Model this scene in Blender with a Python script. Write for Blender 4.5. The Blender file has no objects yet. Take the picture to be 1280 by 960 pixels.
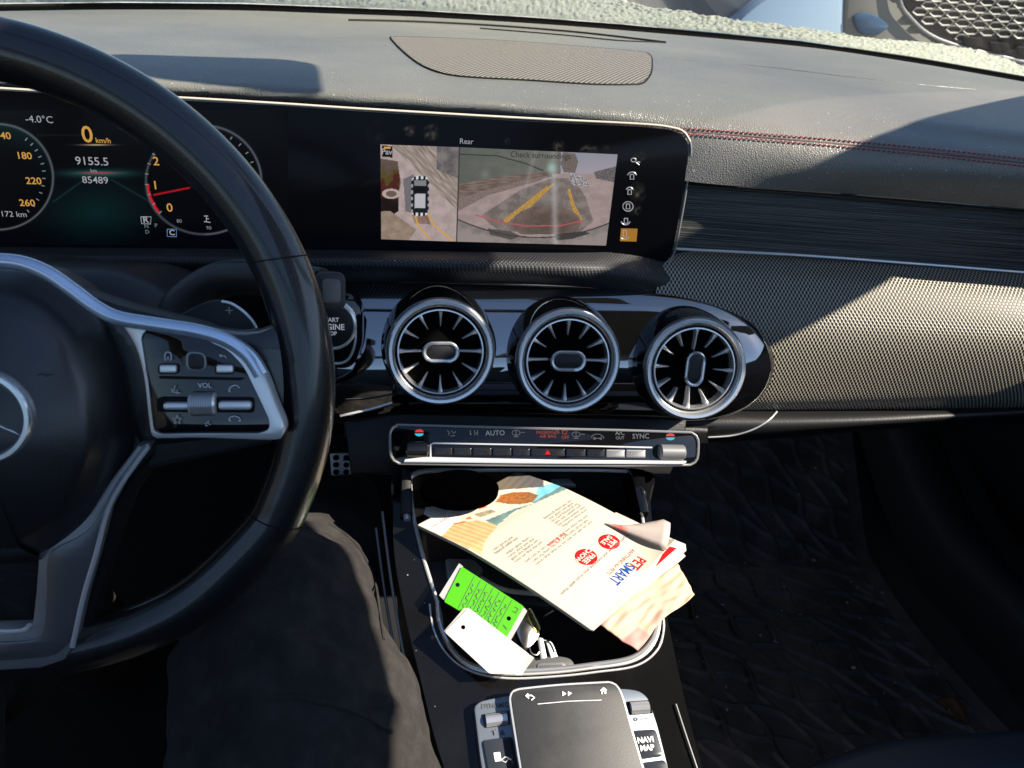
import bpy, bmesh, math, random
from mathutils import Vector as V, Matrix
from mathutils.bvhtree import BVHTree
from mathutils import noise as MN
from mathutils.geometry import tessellate_polygon
random.seed(7)
S = bpy.context.scene
COL = S.collection
# ------------------------------------------------------------------ camera
FPX = 920.0
Mw = Matrix(((0.9889866015830441, -0.006442909456567063, 0.14786477202821408),
             (-0.12950530043118436, -0.521324457834996, 0.8434744731307976),
             (0.07165109245119665, -0.8533342244283784, -0.5164172948011794)))
CAM = V((0, 0, 1.0))
cd = bpy.data.cameras.new('camera'); cam = bpy.data.objects.new('camera', cd); COL.objects.link(cam)
cd.sensor_width = 36; cd.lens = 36*FPX/1280; cd.clip_start = .01; cd.clip_end = 500; cd.dof.use_dof = True; cd.dof.focus_distance = .60; cd.dof.aperture_fstop = 16
r3 = Matrix((Mw.col[0], -Mw.col[1], -Mw.col[2])).transposed()
cam.matrix_world = Matrix.Translation(CAM) @ r3.to_4x4()
S.camera = cam
def ray(px, py): return Mw @ V(((px-640)/FPX, (py-480)/FPX, 1))
def U(px, py, d): return CAM + ray(px, py)*d
def UZ(px, py, z): r = ray(px, py); return CAM + r*((z-CAM.z)/r.z)
def UY(px, py, y): r = ray(px, py); return CAM + r*(y/r.y)

class Plane:
    def __init__(s, o, n, u=V((1,0,0))):
        s.o = V(o); s.n = V(n).normalized(); s.u = (V(u) - s.n*V(u).dot(s.n)).normalized(); s.v = s.n.cross(s.u)
    def hit(s, px, py, off=0):
        r = ray(px, py); o = s.o + s.n*off
        p = CAM + r*((o-CAM).dot(s.n)/r.dot(s.n)); d = p - s.o
        return (d.dot(s.u), d.dot(s.v))
    def at(s, uv, h=0): return s.o + s.u*uv[0] + s.v*uv[1] + s.n*h
    def mm(s): return s.o

# ------------------------------------------------------------------ materials
def mat(name, col, rough=.5, metal=0, spec=.5, coat=0, bump=None, emis=None, estr=1, var=None, coatr=.05, sheen=0, aniso=0):
    m = bpy.data.materials.new(name); m.use_nodes = True; nt = m.node_tree; b = nt.nodes['Principled BSDF']
    b.inputs['Base Color'].default_value = (*col, 1); b.inputs['Roughness'].default_value = rough
    b.inputs['Metallic'].default_value = metal; b.inputs['Specular IOR Level'].default_value = spec
    b.inputs['Coat Weight'].default_value = coat; b.inputs['Coat Roughness'].default_value = coatr
    if sheen: b.inputs['Sheen Weight'].default_value = sheen; b.inputs['Sheen Roughness'].default_value = .5
    if emis: b.inputs['Emission Color'].default_value = (*emis, 1); b.inputs['Emission Strength'].default_value = estr
    tc = nt.nodes.new('ShaderNodeTexCoord')
    if bump:            # (scale, strength, kind)
        sc, st, kind = bump
        if kind == 'noise':
            t = nt.nodes.new('ShaderNodeTexNoise'); t.inputs['Scale'].default_value = sc; t.inputs['Detail'].default_value = 3; o = t.outputs['Fac']
        else:
            t = nt.nodes.new('ShaderNodeTexVoronoi'); t.inputs['Scale'].default_value = sc; t.feature = 'DISTANCE_TO_EDGE' if kind == 'cell' else 'F1'; o = t.outputs['Distance']
        nt.links.new(tc.outputs['Object'], t.inputs['Vector'])
        bp = nt.nodes.new('ShaderNodeBump'); bp.inputs['Strength'].default_value = st; bp.inputs['Distance'].default_value = .0006
        nt.links.new(o, bp.inputs['Height']); nt.links.new(bp.outputs['Normal'], b.inputs['Normal'])
    if var:             # (scale, colour2, lo, hi): dust and wear
        sc, c2, lo, hi = var
        n = nt.nodes.new('ShaderNodeTexNoise'); n.inputs['Scale'].default_value = sc; n.inputs['Detail'].default_value = 6; n.inputs['Roughness'].default_value = .65
        nt.links.new(tc.outputs['Object'], n.inputs['Vector'])
        mr = nt.nodes.new('ShaderNodeMapRange'); mr.inputs[1].default_value = lo; mr.inputs[2].default_value = hi
        nt.links.new(n.outputs['Fac'], mr.inputs[0])
        mx = nt.nodes.new('ShaderNodeMix'); mx.data_type = 'RGBA'; mx.inputs[6].default_value = (*col, 1); mx.inputs[7].default_value = (*c2, 1)
        nt.links.new(mr.outputs[0], mx.inputs[0]); nt.links.new(mx.outputs[2], b.inputs['Base Color'])
        m['mix'] = mx.name
    return m
def add_specks(m, scale, thr, col):     # tiny light dust specks
    nt = m.node_tree; b = nt.nodes['Principled BSDF']; tc = nt.nodes.new('ShaderNodeTexCoord')
    v = nt.nodes.new('ShaderNodeTexVoronoi'); v.inputs['Scale'].default_value = scale
    nt.links.new(tc.outputs['Object'], v.inputs['Vector'])
    sz = nt.nodes.new('ShaderNodeMath'); sz.operation = 'POWER'; sz.inputs[1].default_value = 6
    sp = nt.nodes.new('ShaderNodeSeparateColor'); nt.links.new(v.outputs['Color'], sp.inputs[0]); nt.links.new(sp.outputs[0], sz.inputs[0])
    mu = nt.nodes.new('ShaderNodeMath'); mu.operation = 'MULTIPLY'; mu.inputs[1].default_value = thr; nt.links.new(sz.outputs[0], mu.inputs[0])
    lt = nt.nodes.new('ShaderNodeMath'); lt.operation = 'LESS_THAN'; nt.links.new(v.outputs['Distance'], lt.inputs[0]); nt.links.new(mu.outputs[0], lt.inputs[1])
    mx = nt.nodes.new('ShaderNodeMix'); mx.data_type = 'RGBA'; mx.inputs[7].default_value = (*col, 1)
    src = b.inputs['Base Color'].links[0].from_socket if b.inputs['Base Color'].links else None
    if src: nt.links.new(src, mx.inputs[6])
    else: mx.inputs[6].default_value = b.inputs['Base Color'].default_value
    nt.links.new(lt.outputs[0], mx.inputs[0]); nt.links.new(mx.outputs[2], b.inputs['Base Color'])
    return m
def perf_mat(name, base, hole, s, rad, rough, bumpst=.6):   # staggered dot pattern in metre UVs
    m = bpy.data.materials.new(name); m.use_nodes = True; nt = m.node_tree; b = nt.nodes['Principled BSDF']
    b.inputs['Roughness'].default_value = rough
    uv = nt.nodes.new('ShaderNodeUVMap'); 
    def lattice(dx):
        a = nt.nodes.new('ShaderNodeVectorMath'); a.operation = 'MULTIPLY_ADD'; a.inputs[1].default_value = (1/s, .6/s, 0); a.inputs[2].default_value = (dx, dx, 0)
        nt.links.new(uv.outputs[0], a.inputs[0])
        fr = nt.nodes.new('ShaderNodeVectorMath'); fr.operation = 'FRACTION'; nt.links.new(a.outputs[0], fr.inputs[0])
        sb = nt.nodes.new('ShaderNodeVectorMath'); sb.operation = 'SUBTRACT'; sb.inputs[1].default_value = (.5, .5, 0); nt.links.new(fr.outputs[0], sb.inputs[0])
        l = nt.nodes.new('ShaderNodeVectorMath'); l.operation = 'LENGTH'; nt.links.new(sb.outputs[0], l.inputs[0]); return l.outputs['Value']
    mn = nt.nodes.new('ShaderNodeMath'); mn.operation = 'MINIMUM'; nt.links.new(lattice(0), mn.inputs[0]); nt.links.new(lattice(.5), mn.inputs[1])
    mr = nt.nodes.new('ShaderNodeMapRange'); mr.inputs[1].default_value = rad*.7; mr.inputs[2].default_value = rad*1.2; nt.links.new(mn.outputs[0], mr.inputs[0])
    mx = nt.nodes.new('ShaderNodeMix'); mx.data_type = 'RGBA'; mx.inputs[6].default_value = (*hole, 1); mx.inputs[7].default_value = (*base, 1)
    nt.links.new(mr.outputs[0], mx.inputs[0]); nt.links.new(mx.outputs[2], b.inputs['Base Color'])
    bp = nt.nodes.new('ShaderNodeBump'); bp.inputs['Strength'].default_value = bumpst; bp.inputs['Distance'].default_value = .0006
    nt.links.new(mr.outputs[0], bp.inputs['Height']); nt.links.new(bp.outputs['Normal'], b.inputs['Normal'])
    return m
def attr_mat(name, emis=0, rough=.5, spec=.5):
    m = bpy.data.materials.new(name); m.use_nodes = True; nt = m.node_tree; b = nt.nodes['Principled BSDF']
    a = nt.nodes.new('ShaderNodeVertexColor'); a.layer_name = 'print'
    b.inputs['Roughness'].default_value = rough; b.inputs['Specular IOR Level'].default_value = spec
    if emis:
        b.inputs['Base Color'].default_value = (.001, .001, .001, 1)
        nt.links.new(a.outputs[0], b.inputs['Emission Color']); b.inputs['Emission Strength'].default_value = emis
    else: nt.links.new(a.outputs[0], b.inputs['Base Color'])
    return m
def lin(c): return tuple(((x/255)/12.92 if x <= 10 else ((x/255+.055)/1.055)**2.4) for x in c)
def glow(name, c, s): 
    c = lin(c); return mat(name, (.01, .01, .01), .3, emis=c, estr=s)
EXPO = 1.2
ES = 1/(2**EXPO)

M = {}
M['dash'] = add_specks(mat('dash_leatherette', (.145, .144, .140), .38, spec=.8, bump=(520, 1.0, 'cell'), var=(3.5, (.25, .24, .21), .30, .80)), 240, .24, (.4, .4, .38))
M['dashedge'] = mat('dash_leatherette_edge', (.03, .03, .03), .5, bump=(700, .6, 'cell'))
M['grille'] = perf_mat('speaker_grille', (.36, .32, .27), (.035, .03, .028), .0052, .30, .55)
M['perf'] = perf_mat('perforated_panel', (.52, .475, .375), (.008, .008, .009), .0037, .32, .38)
M['perfs'] = perf_mat('perforated_strip', (.03, .033, .037), (.006, .006, .006), .0035, .28, .45)
M['black'] = mat('black_plastic', (.010, .010, .011), .45, bump=(500, .3, 'noise'))
M['blackdull'] = mat('dull_black_plastic', (.006, .006, .007), .7, spec=.2)
M['grey'] = mat('dark_grey_plastic', (.028, .028, .028), .5, bump=(700, .3, 'noise'))
M['gloss'] = add_specks(mat('piano_black', (.005, .005, .005), .12, spec=.4, coat=0, var=(30, (.008, .008, .009), .5, .8)), 160, .12, (.25, .25, .25))
M['glosshousing'] = mat('piano_black_housing', (.004, .004, .005), .04, spec=1, coat=1)
for k_ in ('glosshousing',): M[k_].node_tree.nodes['Principled BSDF'].inputs['IOR'].default_value = 2.3
M['glossclean'] = mat('gloss_black', (.004, .004, .005), .045, coat=.5)
M['chrome'] = mat('brushed_chrome', (.78, .78, .78), .22, .8, bump=(400, .015, 'noise'))
M['satin'] = mat('satin_silver', (.84, .84, .83), .28, .55)
M['satind'] = mat('dark_satin_silver', (.28, .285, .29), .34, .5)
M['silver'] = mat('silver_paint', (.24, .28, .33), .35, .5)
M['leather'] = mat('steering_leather', (.006, .0063, .0075), .36, spec=.5, coat=.9, coatr=.13, bump=(620, .35, 'cell'))
M['airbag'] = mat('airbag_vinyl', (.008, .008, .009), .40, spec=.6, coat=.6, coatr=.25, bump=(800, .25, 'cell'))
M['stitch'] = mat('red_thread', (.45, .04, .05), .7)
M['seam'] = mat('seam_groove', (.16, .09, .085), .6)
M['trouser'] = mat('dark_trousers', (.026, .0235, .0225), .9, spec=.15, bump=(900, 1.0, 'noise'), sheen=.04, var=(60, (.044, .040, .038), .45, .7))
M['paper'] = mat('paper', (.47, .44, .38), .6)
M['pad'] = mat('touchpad_surface', (.028, .029, .031), .5, bump=(900, .1, 'noise'), var=(18, (.055, .055, .055), .42, .7))
M['ink'] = mat('dark_ink', (.10, .10, .10), .8); M['print'] = mat('grey_print', (.20, .18, .16), .8)
M['red'] = mat('red_ink', (.50, .003, .006), .7, spec=.1)
M['blue'] = mat('blue_ink', (.003, .05, .24), .7, spec=.1)
M['whiteink'] = mat('white_marking', (.8, .8, .8), .5, emis=(.5, .5, .5), estr=.15)
M['dimink'] = mat('grey_marking', (.75, .75, .75), .5)
M['mat'] = add_specks(mat('rubber_mat', (.030, .027, .025), .5, bump=(160, .8, 'noise'), var=(13, (.11, .088, .078), .45, .7)), 120, .05, (.25, .25, .27))
M['carpet'] = mat('footwell_carpet', (.006, .007, .009), .95, bump=(500, 1, 'noise'))
M['door'] = mat('door_plastic', (.010, .011, .012), .6, bump=(600, .3, 'noise'))
M['seat'] = mat('seat_leather', (.03, .036, .046), .42, bump=(500, .4, 'cell'))
M['metal'] = mat('pedal_steel', (.45, .45, .43), .35, 1)

# ------------------------------------------------------------------ mesh helpers
def link(name, me, m, parent=None):
    o = bpy.data.objects.new(name, me); COL.objects.link(o)
    if m: me.materials.append(m)
    if parent: o.parent = parent
    return o
def obj(name, bm, m, parent=None, sm=True):
    bmesh.ops.recalc_face_normals(bm, faces=bm.faces)
    me = bpy.data.meshes.new(name)
    if sm:
        for f in bm.faces: f.smooth = True
        for e in bm.edges:
            if len(e.link_faces) == 2 and e.calc_face_angle(0) > .6: e.smooth = False
    bm.to_mesh(me); bm.free()
    return link(name, me, m, parent)
def thing(name, label, cat, group=None, kind=None):
    o = bpy.data.objects.new(name, None); COL.objects.link(o); o.empty_display_size = .05
    return tag(o, label, cat, group, kind)
def tag(o, label=None, cat=None, group=None, kind=None):
    if label: o['label'] = label
    if cat: o['category'] = cat
    if group: o['group'] = group
    if kind: o['kind'] = kind
    return o
def cr(pts, n, closed=False):       # catmull-rom, n samples evenly by length
    pts = [V(p) for p in pts]; k = len(pts); out = []
    segs = k if closed else k-1
    for i in range(segs):
        if closed: a, b, c, d = pts[(i-1) % k], pts[i], pts[(i+1) % k], pts[(i+2) % k]
        else: a, b, c, d = pts[max(i-1, 0)], pts[i], pts[i+1], pts[min(i+2, k-1)]
        for j in range(12):
            t = j/12
            out.append(.5*((2*b)+(-a+c)*t+(2*a-5*b+4*c-d)*t*t+(-a+3*b-3*c+d)*t**3))
    out.append(pts[0].copy() if closed else pts[-1].copy())
    L = [0]
    for i in range(1, len(out)): L.append(L[-1]+(out[i]-out[i-1]).length)
    res = []; j = 0; m = n if closed else n-1
    for i in range(n):
        t = L[-1]*i/m
        while j < len(L)-2 and L[j+1] < t: j += 1
        w = (t-L[j])/max(L[j+1]-L[j], 1e-9); res.append(out[j].lerp(out[j+1], min(max(w, 0), 1)))
    return res
def rounded(pts, r, seg=5):         # round the corners of a 2D polygon
    out = []; k = len(pts)
    for i in range(k):
        a, b, c = V(pts[i-1]), V(pts[i]), V(pts[(i+1) % k])
        rr = r[i] if isinstance(r, (list, tuple)) else r
        d1, d2 = (a-b), (c-b); t = min(rr, d1.length*.48, d2.length*.48)
        p, q = b+d1.normalized()*t, b+d2.normalized()*t
        for j in range(seg+1):
            s = j/seg; out.append((p.lerp(b, s)).lerp(b.lerp(q, s), s))
    return out
def grid_mesh(name, rows, m, parent=None, closed_u=False, uv=True, thick=0, flip=False):
    nr, nc = len(rows), len(rows[0]); me = bpy.data.meshes.new(name)
    vs = [tuple(p) for r in rows for p in r]; fs = []
    for i in range(nr-1):
        for j in range(nc if closed_u else nc-1):
            a, b = i*nc+j, i*nc+(j+1) % nc; q = (a, b, b+nc, a+nc); fs.append(q[::-1] if flip else q)
    me.from_pydata(vs, [], fs)
    if uv:
        mid = rows[nr//2]; us = [0]
        for j in range(1, nc): us.append(us[-1]+(V(mid[j])-V(mid[j-1])).length)
        w = [0]; jm = nc//2
        for i in range(1, nr): w.append(w[-1]+(V(rows[i][jm])-V(rows[i-1][jm])).length)
        l = me.uv_layers.new(name='UVMap')
        for lp in me.loops:
            v = lp.vertex_index; l.data[lp.index].uv = (us[v % nc], w[v//nc])
    for p in me.polygons: p.use_smooth = True
    o = link(name, me, m, parent)
    if thick:
        md = o.modifiers.new('solid', 'SOLIDIFY'); md.thickness = thick; md.offset = -1
    return o
def loft(name, rows, m, parent=None, nu=60, nv=None, thick=0, flip=False):
    R = [cr(r, nu) for r in rows]
    if nv:
        cols = [cr([R[i][j] for i in range(len(R))], nv) for j in range(nu)]
        R = [[cols[j][i] for j in range(nu)] for i in range(nv)]
    return grid_mesh(name, R, m, parent, thick=thick, flip=flip), R
def bvh_of(R):
    nc = len(R[0]); vs = [tuple(p) for r in R for p in r]; fs = []
    for i in range(len(R)-1):
        for j in range(nc-1): a = i*nc+j; fs.append((a, a+1, a+nc+1, a+nc))
    return BVHTree.FromPolygons(vs, fs)
def drape(bvh, px, py, off=.001):
    r = ray(px, py).normalized(); h = bvh.ray_cast(CAM, r)
    if h[0] is None:
        for k in (1, 2, 4, 7, 11, 16):
            h = bvh.ray_cast(CAM, ray(px, py+k).normalized())
            if h[0]: break
        if h[0] is None: return V((0, 1, .9))
    n = h[1] if h[1].dot(r) < 0 else -h[1]
    return h[0]+n*off
def tube(name, pts, r, m, parent=None, closed=False, n=None, seg=10, squash=1, join=None):
    P = cr(pts, n or max(8, len(pts)*6), closed) if n != 0 else [V(p) for p in pts]
    bm = join or bmesh.new(); rings = []; k = len(P); prev = None
    for i in range(k):
        if closed: t = (P[(i+1) % k]-P[i-1]).normalized()
        else: t = (P[min(i+1, k-1)]-P[max(i-1, 0)]).normalized()
        if prev is None: a = t.orthogonal().normalized() if abs(t.z) > .9 else t.cross(V((0, 0, 1))).normalized()
        else: a = (prev-t*prev.dot(t)).normalized()
        prev = a; b = t.cross(a)
        rr = r(i/(k-1)) if callable(r) else r
        rings.append([bm.verts.new(P[i]+(a*math.cos(2*math.pi*j/seg)+b*math.sin(2*math.pi*j/seg)*squash)*rr) for j in range(seg)])
    for i in range(k if closed else k-1):
        A, B = rings[i], rings[(i+1) % k]
        sh = 0
        if closed and i == k-1:
            sh = min(range(seg), key=lambda s: (A[0].co-B[s].co).length)
        for j in range(seg): bm.faces.new((A[j], A[(j+1) % seg], B[(j+1+sh) % seg], B[(j+sh) % seg]))
    if not closed: bm.faces.new(rings[0][::-1]); bm.faces.new(rings[-1])
    if join: return bm
    return obj(name, bm, m, parent)
def slab(name, pl, uv, t, m, parent=None, off=0, bev=0, holes=(), hfun=None, join=None):
    """extruded outline on a plane: front face at height off, back at off-t; bevelled front edge"""
    bm = join or bmesh.new()
    loops = [[V((p[0], p[1])) for p in uv]]+[[V((p[0], p[1])) for p in h] for h in holes]
    H = hfun or (lambda p: 0)
    if bev:
        c = loops[0]; k = len(c); area = sum(c[i].x*c[(i+1) % k].y-c[(i+1) % k].x*c[i].y for i in range(k))
        s = 1 if area > 0 else -1; ins = []
        for i in range(k):
            d = (c[(i+1) % k]-c[i-1]); 
            if d.length < 1e-9: d = c[(i+1) % k]-c[i]
            d.normalize(); ins.append(c[i]+V((-d.y, d.x))*s*bev)
        steps = [(0, -bev), (.3, -bev*.3), (1, 0)]
    else: ins = loops[0]; steps = [(0, 0)]
    lev = []
    for w, dh in steps: lev.append([bm.verts.new(pl.at(a.lerp(b, w), off+dh+H(a))) for a, b in zip(loops[0], ins)])
    back = [bm.verts.new(pl.at(a, off-t+H(a))) for a in loops[0]]
    chain = [back]+lev; k = len(back)
    for A, B in zip(chain[:-1], chain[1:]):
        for j in range(k): bm.faces.new((A[j], A[(j+1) % k], B[(j+1) % k], B[j]))
    fronts = [lev[-1]]
    for h in loops[1:]:
        f = [bm.verts.new(pl.at(a, off+H(a))) for a in h]; bk = [bm.verts.new(pl.at(a, off-t+H(a))) for a in h]
        for j in range(len(h)): bm.faces.new((f[j], f[(j+1) % len(h)], bk[(j+1) % len(h)], bk[j]))
        fronts.append(f)
    polys = [[V((a.x, a.y, 0)) for a in ins]]+[[V((a.x, a.y, 0)) for a in h] for h in loops[1:]]
    flat = [v for f in fronts for v in f]
    for tri in tessellate_polygon(polys):
        try: bm.faces.new([flat[i] for i in tri])
        except ValueError: pass
    if not holes:
        for tri in tessellate_polygon([[V((a.x, a.y, 0)) for a in loops[0]]]):
            try: bm.faces.new([back[i] for i in tri])
            except ValueError: pass
    if join: return bm
    return obj(name, bm, m, parent)
def PX(pl, pts, off=0): return [V(pl.hit(x, y, off)) for x, y in pts]
def px_slab(name, pl, pts, t, m, parent=None, off=0, bev=0, rnd=None, smooth=0, holes=(), **k):
    uv = PX(pl, pts, off)
    if rnd: uv = rounded(uv, rnd)
    if smooth: uv = cr(uv, smooth, True)
    return slab(name, pl, uv, t, m, parent, off, bev, holes, **k)
def dome(name, pl, uv, prof, m, parent=None, c=None, base=0, curv=0):
    """outline swelling to a centre; prof = [(scale, height)...] from the rim inwards"""
    k = len(uv); c = V(c) if c else sum((V(p) for p in uv), V((0, 0)))/k
    bm = bmesh.new(); rings = []
    for s, h in prof: rings.append([bm.verts.new(pl.at(c+(V(p)-c)*s, base+h-curv*(1.15 if ((V(p)-c)*s).y < 0 else 1)*((V(p)-c)*s).y**2)) for p in uv])
    for A, B in zip(rings[:-1], rings[1:]):
        for j in range(k): bm.faces.new((A[j], A[(j+1) % k], B[(j+1) % k], B[j]))
    bm.faces.new(rings[-1])
    return obj(name, bm, m, parent)
def lathe(name, pl, prof, m, parent=None, seg=64, c=(0, 0), join=None, sx=1, sy=1, cap=False):
    bm = join or bmesh.new(); rings = []
    for r, h in prof:
        rings.append([bm.verts.new(pl.at((c[0]+r*sx*math.cos(2*math.pi*j/seg), c[1]+r*sy*math.sin(2*math.pi*j/seg)), h)) for j in range(seg)])
    for A, B in zip(rings[:-1], rings[1:]):
        for j in range(seg): bm.faces.new((A[j], A[(j+1) % seg], B[(j+1) % seg], B[j]))
    if cap: bm.faces.new(rings[-1])
    if join: return bm
    return obj(name, bm, m, parent)
def stadium(w, h, n=10, c=(0, 0)):
    r = h/2; a = w/2-r; out = []
    for j in range(n+1): t = -math.pi/2+math.pi*j/n; out.append(V((c[0]+a+r*math.cos(t), c[1]+r*math.sin(t))))
    for j in range(n+1): t = math.pi/2+math.pi*j/n; out.append(V((c[0]-a+r*math.cos(t), c[1]+r*math.sin(t))))
    return out
def rrect(w, h, r, c=(0, 0), n=5): return rounded([(c[0]-w/2, c[1]-h/2), (c[0]+w/2, c[1]-h/2), (c[0]+w/2, c[1]+h/2), (c[0]-w/2, c[1]+h/2)], r, n)
_tc = {}
def text_polys(s, bold=0):
    key = (s, bold)
    if key in _tc: return _tc[key]
    cu = bpy.data.curves.new('t', 'FONT'); cu.body = s; cu.size = 1; cu.align_x = 'CENTER'; cu.align_y = 'CENTER'; cu.resolution_u = 3; cu.offset = bold
    o = bpy.data.objects.new('t', cu)
    me = bpy.data.meshes.new_from_object(o)
    vs = [v.co.copy() for v in me.vertices]; fs = [list(p.vertices) for p in me.polygons]
    bpy.data.objects.remove(o); bpy.data.curves.remove(cu); bpy.data.meshes.remove(me)
    _tc[key] = (vs, fs); return vs, fs
def text(name, s, fn, m, parent, bold=0, size=1, sx=1, c=(0, 0), join=None):
    """fn maps text-plane (x, y) to a world point"""
    vs, fs = text_polys(s, bold); me = bpy.data.meshes.new(name)
    me.from_pydata([tuple(fn(c[0]+v.x*size*sx, c[1]+v.y*size)) for v in vs], [], fs)
    return link(name, me, m, parent)
def px_text(name, s, pl, px, py, hpx, m, parent, off=.0006, bold=0, slope=None, sx=1):
    """text centred at a pixel of the plane, height given in pixels there"""
    c = V(pl.hit(px, py, off)); e = V(pl.hit(px+1, py, off)); k = (e-c).length
    return text(name, s, lambda x, y: pl.at((c.x+x, c.y+y), off), m, parent, bold, hpx*k*1.4, sx)
def strokes(name, pl, lines, r, m, parent, off=.0006, closed=False):
    """flat-ish line drawing: list of uv polylines"""
    bm = bmesh.new()
    for ln in lines:
        if len(ln) < 2: continue
        tube('s', [pl.at(p, off) for p in ln], r, None, join=bm, n=0, seg=4)
    return obj(name, bm, m, parent)
def px_strokes(name, pl, lines, wpx, m, parent, off=.0005):
    c = V(pl.hit(*lines[0][0], off)); e = V(pl.hit(lines[0][0][0]+1, lines[0][0][1], off)); k = (e-c).length
    return strokes(name, pl, [[pl.hit(x, y, off) for x, y in ln] for ln in lines], wpx*k/2, m, parent, off)
def arc_px(cx, cy, rx, ry, a0, a1, n=24): return [(cx+rx*math.cos(math.radians(a0+(a1-a0)*i/n)), cy-ry*math.sin(math.radians(a0+(a1-a0)*i/n))) for i in range(n+1)]
def nz(x, y, s=0): return MN.noise(V((x, y, s)))
def inside(x, y, poly):
    c = False; j = len(poly)-1
    for i in range(len(poly)):
        xi, yi = poly[i]; xj, yj = poly[j]
        if (yi > y) != (yj > y) and x < (xj-xi)*(y-yi)/(yj-yi)+xi: c = not c
        j = i
    return c
def segd(x, y, a, b):
    dx, dy = b[0]-a[0], b[1]-a[1]; t = max(0, min(1, ((x-a[0])*dx+(y-a[1])*dy)/(dx*dx+dy*dy+1e-9)))
    return math.hypot(x-a[0]-t*dx, y-a[1]-t*dy)
def polyd(x, y, pts): return min(segd(x, y, pts[i], pts[i+1]) for i in range(len(pts)-1))
def mixc(a, b, t): t = max(0, min(1, t)); return tuple(a[i]*(1-t)+b[i]*t for i in range(3))
def colour_grid(name, fn_pos, fn_col, nu, nv, m, parent):
    me = bpy.data.meshes.new(name); vs = []; cs = []; fs = []
    for i in range(nv+1):
        for j in range(nu+1):
            s, t = j/nu, i/nv; vs.append(tuple(fn_pos(s, t))); cs += [*lin(fn_col(s, t)), 1.0]
    for i in range(nv):
        for j in range(nu): a = i*(nu+1)+j; fs.append((a+nu+1, a+nu+2, a+1, a))
    me.from_pydata(vs, [], fs); ca = me.color_attributes.new('print', 'FLOAT_COLOR', 'POINT'); ca.data.foreach_set('color', cs)
    for p in me.polygons: p.use_smooth = True
    return link(name, me, m, parent)

# ================================================================== DASHBOARD
dash = thing('dashboard', 'black car dashboard with red double stitching, dot-textured lower panel and three round vents', 'dashboard')
dash.location = (.11, .75, .6)
def rowz(pts, z): return [UZ(x, y, z) for x, y in pts]
def rowy(pts): return [UY(x, y, d) for x, y, d in pts]
def todoor(row, dx=.03):      # carry a dash row on to the passenger door
    a, b = row[-2], row[-1]; n = 4; out = list(row); sl = min(.25, max(-.25, (b.y-a.y)/(b.x-a.x)))
    for k in range(1, n+1):
        x = b.x+(.895-b.x)*k/n; out.append(V((x, b.y+sl*(x-b.x)*.7, b.z)))
    return out
_link = link
_DI = {}
def link(name, me, m, parent=None):     # meshes are written in world space: undo the parents' offset
    if parent is not None:
        off = V((0, 0, 0)); q = parent
        while q is not None: off += q.location; q = q.parent
        if off.length > 0: me.transform(Matrix.Translation(-off))
    return _link(name, me, m, parent)

BASE = [(-80, 16), (0, 14), (150, 12), (300, 13), (400, 16.5), (520, 21), (660, 29), (780, 38), (1000, 58), (1140, 78), (1290, 104), (1340, 113), (1420, 129)]
rows = [rowz([(x, y) for x, y in BASE], .880),
        rowz([(-80, 55), (300, 62), (640, 80), (900, 105), (1290, 150), (1400, 166)], .886),
        rowz([(-80, 88), (300, 103), (640, 124), (900, 142), (1290, 180), (1400, 195)], .877),
        rowz([(-80, 106), (220, 118), (450, 131), (650, 144), (860, 160), (1050, 180), (1290, 205), (1400, 217)], .866),
        rowz([(-80, 121), (220, 133), (450, 147), (650, 162), (870, 192), (1050, 212), (1290, 234), (1400, 245)], .846),
        rowz([(-80, 140), (220, 152), (450, 168), (650, 190), (855, 226), (1050, 241), (1290, 262), (1400, 273)], .822)]
rows = rows[:1]+[todoor(r) if r[-1].x < .85 else r for r in rows[1:]]
up, UR = loft('upper_pad', rows, M['dash'], dash, nu=120, nv=60)
BV = bvh_of(UR)
# speaker grille in the pad
gp = [(488, 47), (500, 47), (560, 48.5), (650, 53), (740, 60), (800, 65.5), (812, 68), (815, 80), (813, 94), (806, 102), (796, 106), (740, 106), (660, 101), (600, 98), (560, 94), (530, 84), (505, 66)]
gc = (660, 78)
gpts = [tuple(p) for p in cr([V(p) for p in gp], 70, True)]
ring = []
bmg = bmesh.new(); RR = []
for s in (1, .9, .75, .55, .35, .15, .01):
    RR.append([drape(BV, gc[0]+(x-gc[0])*s, gc[1]+(y-gc[1])*s, .0012) for x, y in gpts])
g = grid_mesh('speaker_grille', RR, M['grille'], up, closed_u=True, uv=False)
uvl = g.data.uv_layers.new(name='UVMap')
for lp in g.data.loops:
    co = g.data.vertices[lp.vertex_index].co; uvl.data[lp.index].uv = (co.x, co.y*1.0)
tube('grille_seam', [drape(BV, x, y, .0004) for x, y in gpts], .0011, M['blackdull'], up, closed=True, n=90, seg=6)
# defroster slot near the glass
sl = [drape(BV, x, y+14, .0006) for x, y in [(436, 12), (520, 14), (620, 19), (720, 27), (800, 36), (832, 40)]]
tube('defroster_slot', sl, .0022, M['blackdull'], up, n=40, seg=6)
sl = [drape(BV, x, y+16, .0006) for x, y in [(600, 20), (700, 28), (770, 35), (815, 37), (832, 38)]]
tube('defroster_slot', sl, .0012, M['blackdull'], up, n=40, seg=6)
tube('pad_crease', [drape(BV, x, y, .0001) for x, y in [(830, 72), (950, 83), (1050, 95), (1150, 106), (1220, 112)]], .0007, M['dash'], up, n=40, seg=5)
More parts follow.
